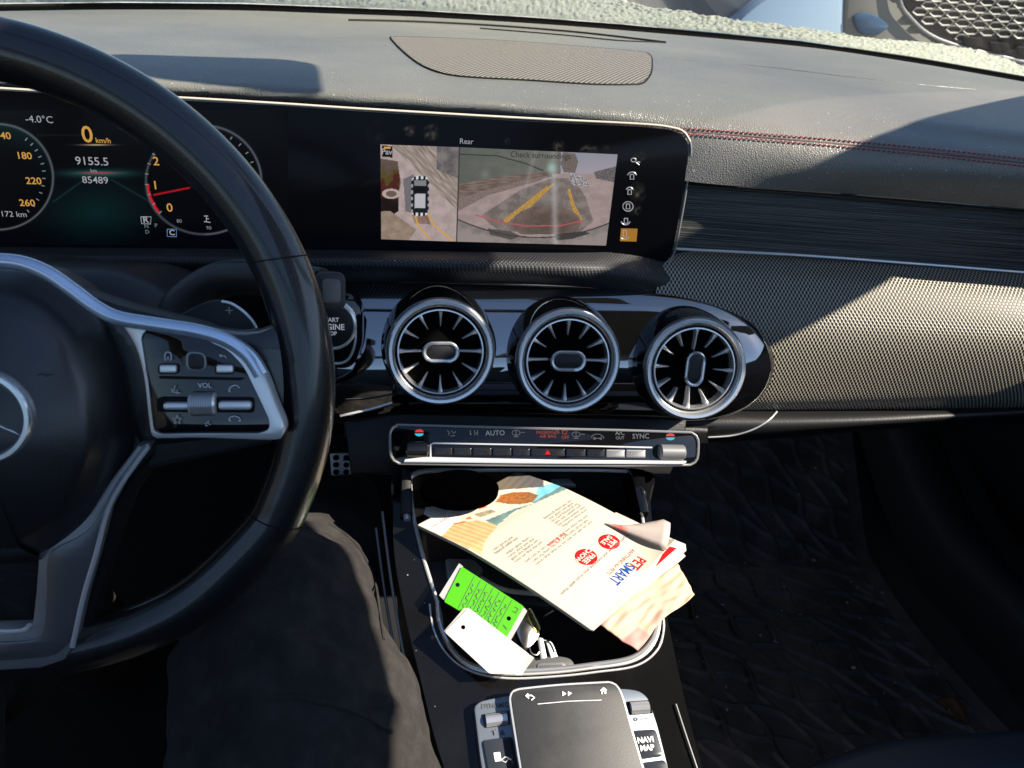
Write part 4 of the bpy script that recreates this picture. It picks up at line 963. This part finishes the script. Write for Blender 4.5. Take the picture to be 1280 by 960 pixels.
para(.505, .56, .93, 4, .021, seed=6)
para(.405, .66, .93, 2, .021, seed=9)
s_, t_ = st_at(693, 684); ink('Pet & Save', s_, t_, .0042, M['red'], bold=.01)
s_, t_ = st_at(552, 651); ink('puppy care', s_, t_, .0042, mat('pink_ink', (.5, .2, .2), .7))
# turned-up corner with show-through
flapm = bpy.data.materials.new('flap_paper'); flapm.use_nodes = True; nt = flapm.node_tree; b = nt.nodes['Principled BSDF']; b.inputs['Roughness'].default_value = .6
tc = nt.nodes.new('ShaderNodeTexCoord'); gr = nt.nodes.new('ShaderNodeTexNoise'); gr.inputs['Scale'].default_value = 55; nt.links.new(tc.outputs['Object'], gr.inputs['Vector'])
rp = nt.nodes.new('ShaderNodeValToRGB'); rp.color_ramp.elements[0].color = (.42, .36, .32, 1); rp.color_ramp.elements[1].color = (.55, .12, .10, 1); rp.color_ramp.elements[0].position = .52; rp.color_ramp.elements[1].position = .64
nt.links.new(gr.outputs['Fac'], rp.inputs[0]); nt.links.new(rp.outputs[0], b.inputs['Base Color'])
s_a, t_a = st_at(752, 662); s_b, t_b = st_at(826, 697)
fl = []
for j in range(9):
    v_ = j/8; base_ = page(s_a, t_a, .001).lerp(page(s_b, t_b, .001), v_); row = []
    ep = (793+(838-793)*v_, 655-5*math.sin(v_*1.5)+ (0 if v_ < .9 else 0))
    top_ = BP.at(BP.hit(770+68*v_, 660-12*v_+(6 if v_ == 1 else 0), .013*v_+.004), .013*v_+.004)
    for i in range(7):
        w = i/6; row.append(base_.lerp(top_, w)+BP.n*(.003*math.sin(w*math.pi)))
    fl.append(row)
grid_mesh('turned_corner', fl, flapm, brh, thick=.0003, uv=False)
# second booklet beneath
b2 = thing('booklet', 'white booklet with a red corner, mostly hidden under the printed brochure', 'booklet')
b2.location = BP.o
px_slab('pages', BP, [(690, 700), (770, 640), (842, 674), (857, 680), (858, 688), (835, 706), (742, 788), (735, 786)], .0022, M['paper'], b2, off=-.0035, bev=.0003)
px_slab('pages', BP, [(760, 700), (800, 668), (852, 688), (857, 695), (848, 703), (790, 745)], .0015, M['paper'], b2, off=-.0065, bev=.0003)
px_slab('red_corner', BP, [(828, 694), (832, 682), (846, 685), (820, 708)], .0003, M['red'], b2, off=-.0030)
# thin pink and yellow paper
pk = attr_mat('tissue_paper', rough=.7)
b = pk.node_tree.nodes['Principled BSDF']; b.inputs['Subsurface Weight'].default_value = 0
tq = [(748, 782), (846, 706), (790, 808), (862, 742)]
def tpos(s, t):
    a = V(BP.hit(742, 776, -.012)).lerp(V(BP.hit(846, 704, -.012)), s); c = V(BP.hit(790, 810, -.012)).lerp(V(BP.hit(868, 742, -.012)), s)
    p = a.lerp(c, t); p += V((0, 1))*(-.0012*math.sin(s*9)*t)
    if t > .8 and s < .35: p += V((.004, -.002))*(t-.8)*5*(.35-s)*3
    return BP.at(p, -.012+.0012*math.sin(s*7+t*3)*math.sin(t*3)+.002*MN.noise(V((s*6, t*6, 0))))
def tcol(s, t):
    n = MN.noise(V((s*3.2, t*3.2, 2)))+.5*MN.noise(V((s*9, t*9, 4)))
    c = mixc((200, 152, 142), (198, 178, 142), .4+n*.5)
    if s > .55: c = mixc(c, (196, 182, 150), .4)
    if s < .25 and t > .7: c = mixc(c, (200, 120, 118), .6)
    return c
tis = colour_grid('pink_paper', tpos, tcol, 50, 34, pk, None); md = tis.modifiers.new('s', 'SOLIDIFY'); md.thickness = .0005
tag(tis, 'creased pink and yellow sheet of thin paper sticking out below the brochure', 'paper')
# leaflet at the far left end under the brochure
lf = px_slab('leaflet', BP, [(532, 634), (556, 631), (600, 636), (640, 640), (600, 660), (548, 652), (530, 642)], .0012, M['paper'], None, off=-.005, bev=.0003)
tag(lf, 'white and pink leaflet poking out under the photo end of the brochure', 'leaflet')
# flat near-black disc over the top end of the brochure
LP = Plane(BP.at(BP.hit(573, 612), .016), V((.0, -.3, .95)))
ld = dome('black_disc', LP, [V(LP.hit(x, y)) for x, y in arc_px(575, 609, 49, 23, 0, 360, 40)[:-1]], [(1, -.008), (1, -.002), (.97, -.0005), (.9, .0), (.6, .0005), (.3, .001), (.05, .001)], mat('matt_black', (.0003, .0003, .0003), .9, spec=0), None)
tag(ld, 'flat round black disc over the picture end of the brochure', 'lid')

# ================================================================== TAGS AND KEYS
def plate(name, pl, pts, m, lab, cat, off, holes_px=(), t=.0008):
    th = thing(name, lab, cat, 'plastic key tags in the tray'); th.location = pl.at(pl.hit(*pts[0]), off)
    hs = []
    for x, y in holes_px:
        c = V(pl.hit(x, y, off)); hs.append([c+V((math.cos(q), math.sin(q)))*.0017 for q in [2*math.pi*k/16 for k in range(16)]])
    slab('card', pl, rounded(PX(pl, pts, off), .0015), t, m, th, off=off, holes=hs); return th
TG = Plane(CP.at(CP.hit(605, 755), .010), V((.10, -.36, .93)))
gm = mat('green_card', (.055, .34, .004), .5, spec=.2)
gt = plate('key_tag', TG, [(577, 708), (655, 758), (633, 797), (601, 779), (555, 752)], gm, 'bright green key tag with rows of black handwriting, tied to the keys', 'key tag', .006, [(572, 731), (636, 773)])
A = V(TG.hit(577, 708, .0062)); B = V(TG.hit(655, 758, .0062)); Cc = V(TG.hit(555, 752, .0062)); Dd_ = V(TG.hit(633, 797, .0062))
def gpt(a, b_): return (A.lerp(B, a)).lerp(Cc.lerp(Dd_, a), b_)
lines = [[gpt(a, .03), gpt(a, .97)] for a in (.22, .32, .42, .52, .62, .72, .82)]
strokes('ruled_lines', TG, lines, .0002, M['ink'], gt, .0063)
R = random.Random(4)
for a in (.27, .37, .47, .57, .67, .77):
    P_ = [gpt(a+R.uniform(-.028, .028), .22+.68*k/22) for k in range(23)]; strokes('handwriting', TG, [P_], .00025, M['ink'], gt, .0063)
strokes('handwriting', TG, [[gpt(.9, .15), gpt(.95, .15), gpt(.95, .28), gpt(.90, .28)], [gpt(.88, .75), gpt(.95, .8)]], .0003, M['ink'], gt, .0063)
clear = mat('clear_plastic', (.6, .6, .6), .15); clear.node_tree.nodes['Principled BSDF'].inputs['Alpha'].default_value = .45
px_slab('plastic_sleeve', TG, [(574, 704), (579, 708), (556, 751), (549, 744)], .0006, clear, gt, off=.0050); px_slab('plastic_sleeve', TG, [(655, 758), (659, 764), (637, 803), (632, 797)], .0006, clear, gt, off=.0050)
wt = plate('key_tag', TG, [(586, 760), (662, 818), (645, 842), (612, 842), (556, 790)], mat('white_card', (.52, .52, .47), .4), 'blank white key tag overlapping the lower edge of the green one', 'key tag', .0095, [(579, 784)])
px_slab('plastic_sleeve', TG, [(580, 760), (587, 760), (560, 793), (555, 789)], .0006, clear, wt, off=.0088)
px_slab('plastic_sleeve', TG, [(662, 818), (668, 822), (652, 844), (644, 844)], .0006, clear, wt, off=.0088)
KP = Plane(CP.at(CP.hit(665, 800), -.004), V((.2, -.45, .87)))
kc = thing('key_holder', 'chrome key clip with a brass loop between the tags and the car key', 'key ring'); kc.location = KP.o
dome('clip_body', KP, cr(PX(KP, [(652, 768), (664, 764), (674, 776), (676, 790), (668, 806), (655, 815), (645, 800), (642, 784)]), 30, True), [(1, -.004), (1, 0), (.85, .003), (.4, .004), (.05, .004)], mat('polished_steel', (.42, .42, .42), .15, 1), kc)
tube('brass_loop', [KP.at(KP.hit(x, y, .004), .004) for x, y in [(660, 762), (664, 763), (674, 784), (672, 790), (669, 788), (659, 768)]], .0009, mat('brass', (.75, .6, .2), .25, 1), kc, closed=True, n=40, seg=8)
steel = mat('dark_steel', (.30, .30, .30), .3, 1)
for q in ([(662, 806), (668, 798), (676, 806), (672, 818), (664, 816)], [(676, 800), (688, 803), (694, 815)]):
    tube('ring', [KP.at(KP.hit(x, y, .002), .002) for x, y in q], .0007, steel, kc, closed=len(q) > 3, n=30, seg=8)
px_slab('key_blade', KP, [(682, 800), (690, 803), (698, 822), (690, 826)], .0016, M['satin'], kc, off=.001, bev=.0003)
px_slab('key_blade', KP, [(672, 796), (679, 798), (684, 822), (676, 824)], .0016, M['satind'], kc, off=.003, bev=.0003)
FP = Plane(CP.at(CP.hit(690, 830), -.009), CP.n)
fobm = mat('fob_grey', (.10, .10, .10), .42, bump=(600, .3, 'noise'))
fb = thing('car_key', 'rounded grey car key fob lying against the lower rim of the tray', 'car key'); fb.location = FP.o
px_slab('fob_body', FP, [(660, 826), (668, 821), (700, 819), (716, 823), (721, 838), (716, 856), (664, 858), (657, 842)], .010, fobm, fb, off=.002, bev=.002, rnd=.005)
px_slab('button_bezel', FP, [(671, 829), (706, 827), (711, 848), (673, 850)], .002, M['satind'], fb, off=.003, bev=.0006, rnd=.003)
px_slab('fob_button', FP, [(674, 832), (704, 830), (708, 847), (676, 848)], .002, fobm, fb, off=.0036, bev=.0006, rnd=.002)
fb2 = px_slab('car_key', FP, [(618, 838), (630, 826), (648, 824), (657, 832), (652, 848), (640, 860), (618, 856)], .008, fobm, None, off=.004, bev=.002, rnd=.005)
tag(fb2, 'second grey key fob tucked under the corner of the blank white tag', 'car key')

# ================================================================== FOOTWELL
ground_rows = []
def flz(y): return .18 if y < .78 else .18+.9*(y-.78)**1.15
ys = [-1.1, -.5, 0, .3, .5, .7, .78, .84, .9, .96, 1.02, 1.08, 1.14, 1.2]
fl_ = grid_mesh('car_floor', [[V((x, y, flz(y))) for x in (-.95, -.6, -.2, .2, .6, .95)] for y in ys], M['carpet']); tag(fl_, kind='structure')
fw = slab('firewall', Plane((0, 1.2, .5), (0, -1, 0)), [(-.95, -.2), (.95, -.2), (.95, .25), (-.95, .25)], .02, M['carpet']); tag(fw, 'black carpeted bulkhead under the dashboard', 'bulkhead')
# rubber mat
def ridge(x, y):      # net of crossing diagonal ribs
    p = x*.94+y*.34; q = x*.42+y*.907; w = .004*MN.noise(V((x*25, y*25, 1)))
    a = (p/.040+.18*math.sin(q*75)+w*10) % 1; b_ = (q/.036+.16*math.sin(p*70)+w*10) % 1
    h = max(1-abs(a-.5)/.10, (1-abs(b_-.5)/.10)*.9)
    return max(0, min(1, h*2.2))*(.8+.4*MN.noise(V((x*7, y*7, 4))))
R_ = []
NX, NY = 280, 420
for i in range(NY+1):
    y = .12+.96*i/NY; row = []
    for j in range(NX+1):
        x = .30+(.45+.02*math.sin(i*.02))*j/NX
        e = min(j, NX-j)/NX*.45; z = flz(y)+.010
        z += .007*ridge(x, y) if e > .02 else .008*(1-e/.02)
        z += .0012*MN.noise(V((x*9, y*9, 0)))
        row.append(V((x, y, z)))
    R_.append(row)
mt = grid_mesh('floor_mat', R_, M['mat'], None, thick=.004); tag(mt, 'black rubber floor mat with a raised diamond pattern, dusty and wet, in the passenger footwell', 'floor mat')
# snow crumbs on the mat (countless)
bm = bmesh.new(); R = random.Random(11)
for k in range(45):
    x = R.uniform(.34, .72); y = R.choice([R.gauss(.62, .10), R.gauss(.8, .1), R.uniform(.3, 1)]); 
    if not .3 < y < 1.05: continue
    z = flz(y)+.0135; r = R.uniform(.0008, .0022); a = R.uniform(0, 3)
    ret = bmesh.ops.create_icosphere(bm, subdivisions=1, radius=r)
    for v in ret['verts']: v.co = V((v.co.x*math.cos(a)*R.uniform(1, 2.2), v.co.y*1.4, v.co.z*.5))+V((x, y, z))
cr_ = obj('snow_crumbs', bm, mat('snow_crumb', (.35, .37, .42), .5)); tag(cr_, 'scattered crumbs of snow and grit on the rubber mat', 'snow', kind='stuff')
lfp = UZ(1193, 884, .20); 
bm = bmesh.new(); vs = [bm.verts.new(lfp+V((.014*math.cos(q)*(1+.35*math.cos(q*5)), .018*math.sin(q)*(1+.2*math.sin(q*3)), .002*math.sin(q*2)))) for q in [2*math.pi*k/30 for k in range(30)]]; bm.faces.new(vs)
lf_ = obj('dead_leaf', bm, mat('leaf_brown', (.16, .07, .03), .8)); md = lf_.modifiers.new('s', 'SOLIDIFY'); md.thickness = .0006; tag(lf_, 'small brown dead leaf at the right edge of the rubber mat', 'leaf')
# sill and passenger door
body = thing('car_cabin', 'dark car cabin shell: sills, doors, roof and windscreen pillars round the seats', 'car cabin')
body.location = (0, 0, .18)
loft('sill', [[V((.80, -.8, .19)), V((.80, .45, .19)), V((.785, .8, .22)), V((.76, 1.15, .5))], [V((.81, -.8, .26)), V((.81, .45, .26)), V((.80, .8, .29)), V((.78, 1.15, .56))], [V((.83, -.8, .285)), V((.83, .45, .285)), V((.82, .8, .31)), V((.80, 1.15, .58))],
     [V((.90, -.8, .285)), V((.90, .45, .285)), V((.88, .8, .31)), V((.86, 1.15, .58))]], M['grey'], body, nu=40, nv=14)
loft('seal', [[V((.845, .05, .30)), V((.845, .50, .30)), V((.835, .75, .33)), V((.81, 1.1, .6))], [V((.865, .05, .325)), V((.865, .50, .325)), V((.855, .75, .355)), V((.83, 1.1, .62))], [V((.885, .05, .30)), V((.885, .50, .30)), V((.875, .75, .33)), V((.85, 1.1, .6))]], M['blackdull'], body, nu=40, nv=10)
dr = []
for z, x in ((.20, .90), (.32, .895), (.38, .86), (.50, .85), (.62, .84), (.74, .86), (.88, .875), (.90, .90), (.90, .93)): dr.append([V((x, y, z)) for y in (-1.0, -.3, .3, .6, .95 if z > .6 else 1.15)])
loft('door_panel', dr, M['door'], body, nu=40, nv=50, thick=.01)
px_d = []
for z, x in ((.20, -.90), (.38, -.86), (.62, -.84), (.88, -.875), (.90, -.92)): px_d.append([V((x, y, z)) for y in (-1.0, 0, 1.15)])
loft('door_panel', px_d, M['door'], body, nu=20, nv=30, thick=.01, flip=True)
loft('rear_bulkhead', [[V((x, -1.0, z)) for x in (-.9, 0, .9)] for z in (.18, .6, .95)], M['seat'], body, nu=20, nv=10, thick=.02)

# passenger seat
SPn = Plane(UZ(1150, 914, .42), V((0, -.10, .995)))
seat = thing('passenger_seat', 'dark leather passenger seat cushion at the bottom right of the view', 'car seat'); seat.location = SPn.o
so = cr(PX(SPn, [(940, 990), (985, 966), (1020, 948), (1070, 930), (1110, 920), (1180, 913), (1250, 909), (1330, 906), (1440, 930), (1480, 1100), (1400, 1400), (1000, 1300), (930, 1100)]), 80, True)
dome('cushion', SPn, so, [(.95, -.12), (1.0, -.06), (1.0, -.02), (.985, -.005), (.95, .002), (.88, .006), (.5, .01), (.05, .008)], M['seat'], seat)
tube('piping', [SPn.at(SPn.hit(x, y, .001), .001) for x, y in [(1046, 952), (1040, 968), (1046, 990)]], .0015, M['grey'], seat, n=10, seg=6)
# ================================================================== SUN, PILLARS, ROOF
EL, AZ = math.radians(40), math.radians(-22)          # azimuth from +X towards +Y
SD = V((math.cos(EL)*math.cos(AZ), math.cos(EL)*math.sin(AZ), math.sin(EL)))
def ysolve(P, Q, x, z):      # y of the plane through P, Q and the sun direction
    N = (Q-P).cross(SD); return P.y-(N.x*(x-P.x)+N.z*(z-P.z))/N.y
fa, fb_ = drape(BV, 1272, 121, 0), drape(BV, 1050, 190, 0)
ra, rb = UY(1120, 331, .625), UY(962, 428, .585)
def edge(P, Q): return [V((x, ysolve(P, Q, x, z), z)) for x, z in ((1.0, .93), (.93, 1.06), (.89, 1.13), (.86, 1.20), (.81, 1.28), (.77, 1.36))]
FE, RE = edge(fa, fb_), edge(ra, rb)
for i_, dy_ in ((3, .01), (4, .12), (5, .24)): RE[i_].y = min(RE[i_].y+dy_, FE[i_].y-.05)      # the pillar narrows towards the roof
print('PILLAR front', [tuple(round(c, 2) for c in p) for p in FE], 'rear', [tuple(round(c, 2) for c in p) for p in RE])
dark = mat('headliner_fabric', (.12, .12, .115), .9)
bm = bmesh.new()
for s in (1, -1):
    bm = bmesh.new(); rg = []
    for f, r in zip(FE, RE):
        o_ = V((.03, 0, .01)); rg.append([bm.verts.new(V((p.x*s, p.y, p.z))) for p in (f, r, r+o_, f+o_)])
    for A, B in zip(rg[:-1], rg[1:]):
        for j in range(4): bm.faces.new((A[j], A[(j+1) % 4], B[(j+1) % 4], B[j]))
    bm.faces.new(rg[0]); bm.faces.new(rg[-1]); obj('pillar', bm, dark, body, sm=False)
RZ = 1.36; HDR = 1.335
pl = Plane((0, 0, RZ+.03), (0, 0, 1))
slab('roof', pl, [(-.75, -1.1), (.75, -1.1), (.75, .36), (-.75, .36)], .03, dark, body, holes=[[(-.55, -.95), (.30, -.95), (.30, .33), (-.55, .33)]])
for s in (1, -1):
    bm = bmesh.new(); q = []
    for y, hz in ((-1.1, 1.24), (-.10, HDR-.075), (.02, HDR-.055), (.10, HDR-.005), (RE[-1].y+.01, HDR)):
        q.append([bm.verts.new(V((x*s, y, z))) for x, z in ((.70, RZ+.02), (.725, hz), (.745, hz), (.76, RZ+.02))])
    for A, B in zip(q[:-1], q[1:]):
        for j in range(4): bm.faces.new((A[j], A[(j+1) % 4], B[(j+1) % 4], B[j]))
    bm.faces.new(q[0]); bm.faces.new(q[-1]); obj('window_header', bm, dark, body, sm=False)
    slab('centre_pillar', Plane((.80*s, 0, 0), (1, 0, 0)), [(-.25, .85), (-.12, .85), (-.12, 1.3), (-.25, 1.3)], .05, dark, body)
# unseen plate added under the roof to cast the dash shadow behind the wheel
VZ = 1.31
vc = []
for x, y in ((120, 66), (374, 74), (381, 100), (372, 126), (120, 122)):
    p = drape(BV, x, y, 0); p = p+SD*((VZ-p.z)/SD.z); vc.append((p.x, p.y))
shade_pl = slab('shadow_plate', Plane((0, 0, VZ), (0, 0, 1)), rounded(vc, .03, 6), .014, dark, None, bev=.003)
tag(shade_pl, 'unseen grey plate added under the roof to cast a shadow on the dash', 'shadow plate')

# ================================================================== WINDSCREEN, FROST
wsr = [rowz([(x, y+13) for x, y in BASE], .845), rowz([(x, y-6) for x, y in BASE], .90)]
b0 = wsr[0]
def mix_row(t):
    out = []
    for i, p in enumerate(b0):
        u = i/(len(b0)-1); top = V((-.80+1.60*u, .42+.05*math.sin(math.pi*u), 1.37)); q = p.lerp(top, t); q.z += .05*math.sin(math.pi*t); out.append(q)
    return out
wrows = [mix_row(t) for t in (0, .12, .25, .5, .75, 1)]
glass = bpy.data.materials.new('window_glass'); glass.use_nodes = True; nt = glass.node_tree; nt.nodes.clear()
o_ = nt.nodes.new('ShaderNodeOutputMaterial'); mx = nt.nodes.new('ShaderNodeMixShader'); tr = nt.nodes.new('ShaderNodeBsdfTransparent'); gl = nt.nodes.new('ShaderNodeBsdfGlossy')
tr.inputs[0].default_value = (.88, .91, .88, 1); gl.inputs['Roughness'].default_value = .02; mx.inputs[0].default_value = .05
nt.links.new(tr.outputs[0], mx.inputs[1]); nt.links.new(gl.outputs[0], mx.inputs[2]); nt.links.new(mx.outputs[0], o_.inputs[0])
ws = thing('windscreen', 'sloping front windscreen with frost along its lower edge', 'windscreen'); ws.location = b0[3]
g_, WR_ = loft('glass', wrows, glass, ws, nu=60, nv=30)
WB = bvh_of(WR_)
def Yb(x):
    for (a, b_), (c, d) in zip(BASE[:-1], BASE[1:]):
        if a <= x <= c: return b_+(d-b_)*(x-a)/(c-a)
    return BASE[-1][1]
fr = []
for k, dy in enumerate((3.5, 1, -2, -4.5)):
    fr.append([drape(WB, x, Yb(x)+2-(3.5-dy)*(1.35-.35*x/1280), .0015) or b0[0] for x in range(-60, 1341, 20)])
grid_mesh('black_border', fr, M['blackdull'], ws, uv=False, thick=.002)
TOPE = [(-80, -60), (700, -60), (750, -20), (780, 3), (830, 13), (860, 16), (925, 27), (1000, 35), (1060, 46), (1180, 57), (1230, 66), (1290, 88), (1340, 106), (1450, 125)]
def Yt(x):
    for (a, b_), (c, d) in zip(TOPE[:-1], TOPE[1:]):
        if a <= x <= c: return b_+(d-b_)*(x-a)/(c-a)
    return TOPE[-1][1]
frs = []; nF = 40
for i in range(nF+1):
    row = []
    for x in range(-70, 1331, 2):
        y0 = Yb(x)-8.5+2.8*x/1280; y1 = min(Yt(x)+3.5*MN.noise(V((x*.045, 0, 5)))+2*MN.noise(V((x*.2, 1, 5))), y0-1)
        y = y0+(y1-y0)*i/nF; y = max(y, -120)
        e = min(1, i/3, (nF-i)/3) if x > 760 else min(1, i/3)
        n = .5*abs(MN.noise(V((x*.12, y*.25, 0))))+.9*abs(MN.noise(V((x*.33, y*.7, 3))))
        r = ray(x, y).normalized(); h = WB.ray_cast(CAM, r); p = h[0] if h[0] else b0[0]
        row.append(p+V((0, .35, .9))*(.002+.006*n*e))
    frs.append(row)
frm = mat('frost', (.66, .67, .58), .6, bump=(300, 1, 'noise'), var=(200, (.48, .51, .43), .4, .6))
nt = frm.node_tree; b = nt.nodes['Principled BSDF']; tl = nt.nodes.new('ShaderNodeBsdfTranslucent'); mx = nt.nodes.new('ShaderNodeMixShader'); mx.inputs[0].default_value = .6
nt.links.new(b.inputs['Base Color'].links[0].from_socket, tl.inputs[0]); nt.links.new(b.outputs[0], mx.inputs[1]); nt.links.new(tl.outputs[0], mx.inputs[2]); nt.links.new(mx.outputs[0], nt.nodes['Material Output'].inputs[0])
frost = grid_mesh('frost', frs, frm, ws, uv=False)

# ================================================================== OUTSIDE
gm_ = mat('snowy_ground', (.30, .30, .30), .8, var=(1.2, (.16, .14, .12), .42, .62), bump=(6, 1, 'noise'))
gnd = grid_mesh('ground', [[V((x, y, -.16)) for x in (-200, 0, 200)] for y in (-200, 0, 200)], gm_, uv=False); tag(gnd, kind='structure')
bnk = []
for i in range(14):
    y = 9+i*1.1; bnk.append([V((x*1.0, y, -.15+1.15*min(1, i/5)+.25*MN.noise(V((x*.5, y*.5, 0))))) for x in range(-14, 18)])
bk = grid_mesh('snow_bank', bnk, mat('dirty_snow', (.55, .55, .54), .8, var=(2.5, (.20, .16, .12), .4, .65)), uv=False); tag(bk, kind='structure')
car = thing('parked_car', 'pale blue car parked nose-on beyond the windscreen, its black mesh grille at the top right', 'car'); 
car.location = (1.9, 3.4, -.15)
CY = Plane((0, 3.3, 0), (0, -1, 0))
paint = mat('blue_paint', (.09, .12, .16), .25, coat=.7)
dkp = mat('car_black_trim', (.02, .02, .022), .4)
grp = bpy.data.materials.new('car_grey_trim'); 
grp = mat('car_grey_trim', (.17, .165, .15), .45)
px_slab('bumper', CY, [(800, -80), (880, 8), (925, 60), (1010, 110), (1290, 140), (1500, 160), (1900, 150), (1960, -100), (1500, -250), (1000, -220)], 1.6, paint, car, off=-.06, bev=.10, smooth=60)
px_slab('fender', CY, [(905, 70), (912, 40), (930, 18), (965, -8), (1020, -30), (1056, -40), (1062, 20), (1054, 80), (980, 100)], .5, mat('pale_blue_paint', (.24, .33, .45), .25, coat=.8), car, off=.02, bev=.05, smooth=40)
px_slab('headlight', CY, [(1064, -40), (1110, -60), (1126, -10), (1140, 20), (1165, 45), (1180, 70), (1120, 80), (1060, 70)], .12, grp, car, off=.02, bev=.02, smooth=40)
px_slab('lens', CY, [(1068, 20), (1090, 17), (1112, 32), (1100, 42), (1076, 42)], .03, mat('blue_lens', (.04, .08, .15), .15), car, off=.035, bev=.01, smooth=20)
px_slab('grille_backing', CY, [(1122, -60), (1128, 0), (1140, 22), (1162, 42), (1190, 54), (1240, 66), (1300, 80), (1600, 90), (1600, -150), (1130, -150)], .05, dkp, car, off=.03, bev=.01)
tube('grille_frame', [CY.at(CY.hit(x, y, .04), .04) for x, y in [(1120, -60), (1125, 0), (1138, 22), (1160, 42), (1190, 55), (1240, 68), (1310, 84)]], .007, M['satind'], car, n=40, seg=10)
hx = bmesh.new()
for r in range(13):
    for c_ in range(20):
        x0 = 1140+c_*21+(10 if r % 2 else 0); y0 = -70+r*9.4+c_*1.7
        if not inside(x0, y0, [(1138, -120), (1140, 0), (1160, 30), (1200, 48), (1260, 50), (1600, 70), (1600, -120)]): continue
        pts = [CY.at(CY.hit(x0+10*math.cos(q), y0+5*math.sin(q), .034), .034) for q in [math.pi/3*k for k in range(6)]]
        tube('h', pts, .005, None, join=hx, closed=True, n=0, seg=6)
obj('grille_mesh', hx, grp, car)
for (x0, y0) in ((1216, 53), (1250, 60), (1284, 66)):
    px_slab('grille_opening', CY, [(x0-13, y0-8), (x0+12, y0-6), (x0+13, y0+7), (x0-10, y0+5)], .01, M['blackdull'], car, off=.052, bev=.003, rnd=.015)
for wx in (.35, 3.4):
    wp = Plane((CAM.x+wx+.2, 3.5, .18), (-1, 0, 0)); wl = lathe('wheel', wp, [(.32, -.1), (.33, 0), (.31, .03), (.21, .03)], dkp, car, cap=True); lathe('rim', wp, [(.21, .031), (.19, .02), (.02, .03)], M['satin'], wl, cap=True)
tk_ = thing('tree', 'bare brown tree trunk standing beyond the windscreen', 'tree'); tk_.location = (.9, 11, -.1)
tube('trunk', [V((.9, 11, -.1)), V((.95, 11, 2)), V((.9, 11, 4.5))], lambda t: .22*(1-.5*t), mat('bark', (.12, .08, .055), .9, bump=(20, 1, 'noise')), tk_, n=20)
for a in range(7):
    d = V((math.cos(a*2.1), math.sin(a*2.1), 1.1)); tube('branch', [V((.92, 11, 2.2+a*.3)), V((.92, 11, 2.2+a*.3))+d*.8, V((.92, 11, 2.5+a*.3))+d*1.7], lambda t: .06*(1-.8*t), bpy.data.materials['bark'], tk_, n=12, seg=6)

# ================================================================== LIGHT
w = bpy.data.worlds.new('World'); S.world = w; w.use_nodes = True; nt = w.node_tree
sky = nt.nodes.new('ShaderNodeTexSky'); sky.sky_type = 'NISHITA'; sky.sun_disc = False; sky.sun_elevation = EL; sky.sun_rotation = math.pi/2-AZ
sky.ozone_density = 2.5; sky.dust_density = .4; sky.altitude = 300
nt.links.new(sky.outputs[0], nt.nodes['Background'].inputs[0]); nt.nodes['Background'].inputs[1].default_value = .075
ld_ = bpy.data.lights.new('sun', 'SUN'); ld_.energy = 5; ld_.angle = math.radians(.5); ld_.color = (1, .90, .76)
lo = bpy.data.objects.new('sun', ld_); COL.objects.link(lo); lo.rotation_euler = SD.to_track_quat('Z', 'Y').to_euler()
lo.location = SD*20
S.view_settings.view_transform = 'Standard'; S.view_settings.look = 'None'; S.view_settings.exposure = EXPO; S.view_settings.gamma = 1
S.cycles.max_bounces = 8; S.cycles.transparent_max_bounces = 12
bpy.data.objects.remove(emp)
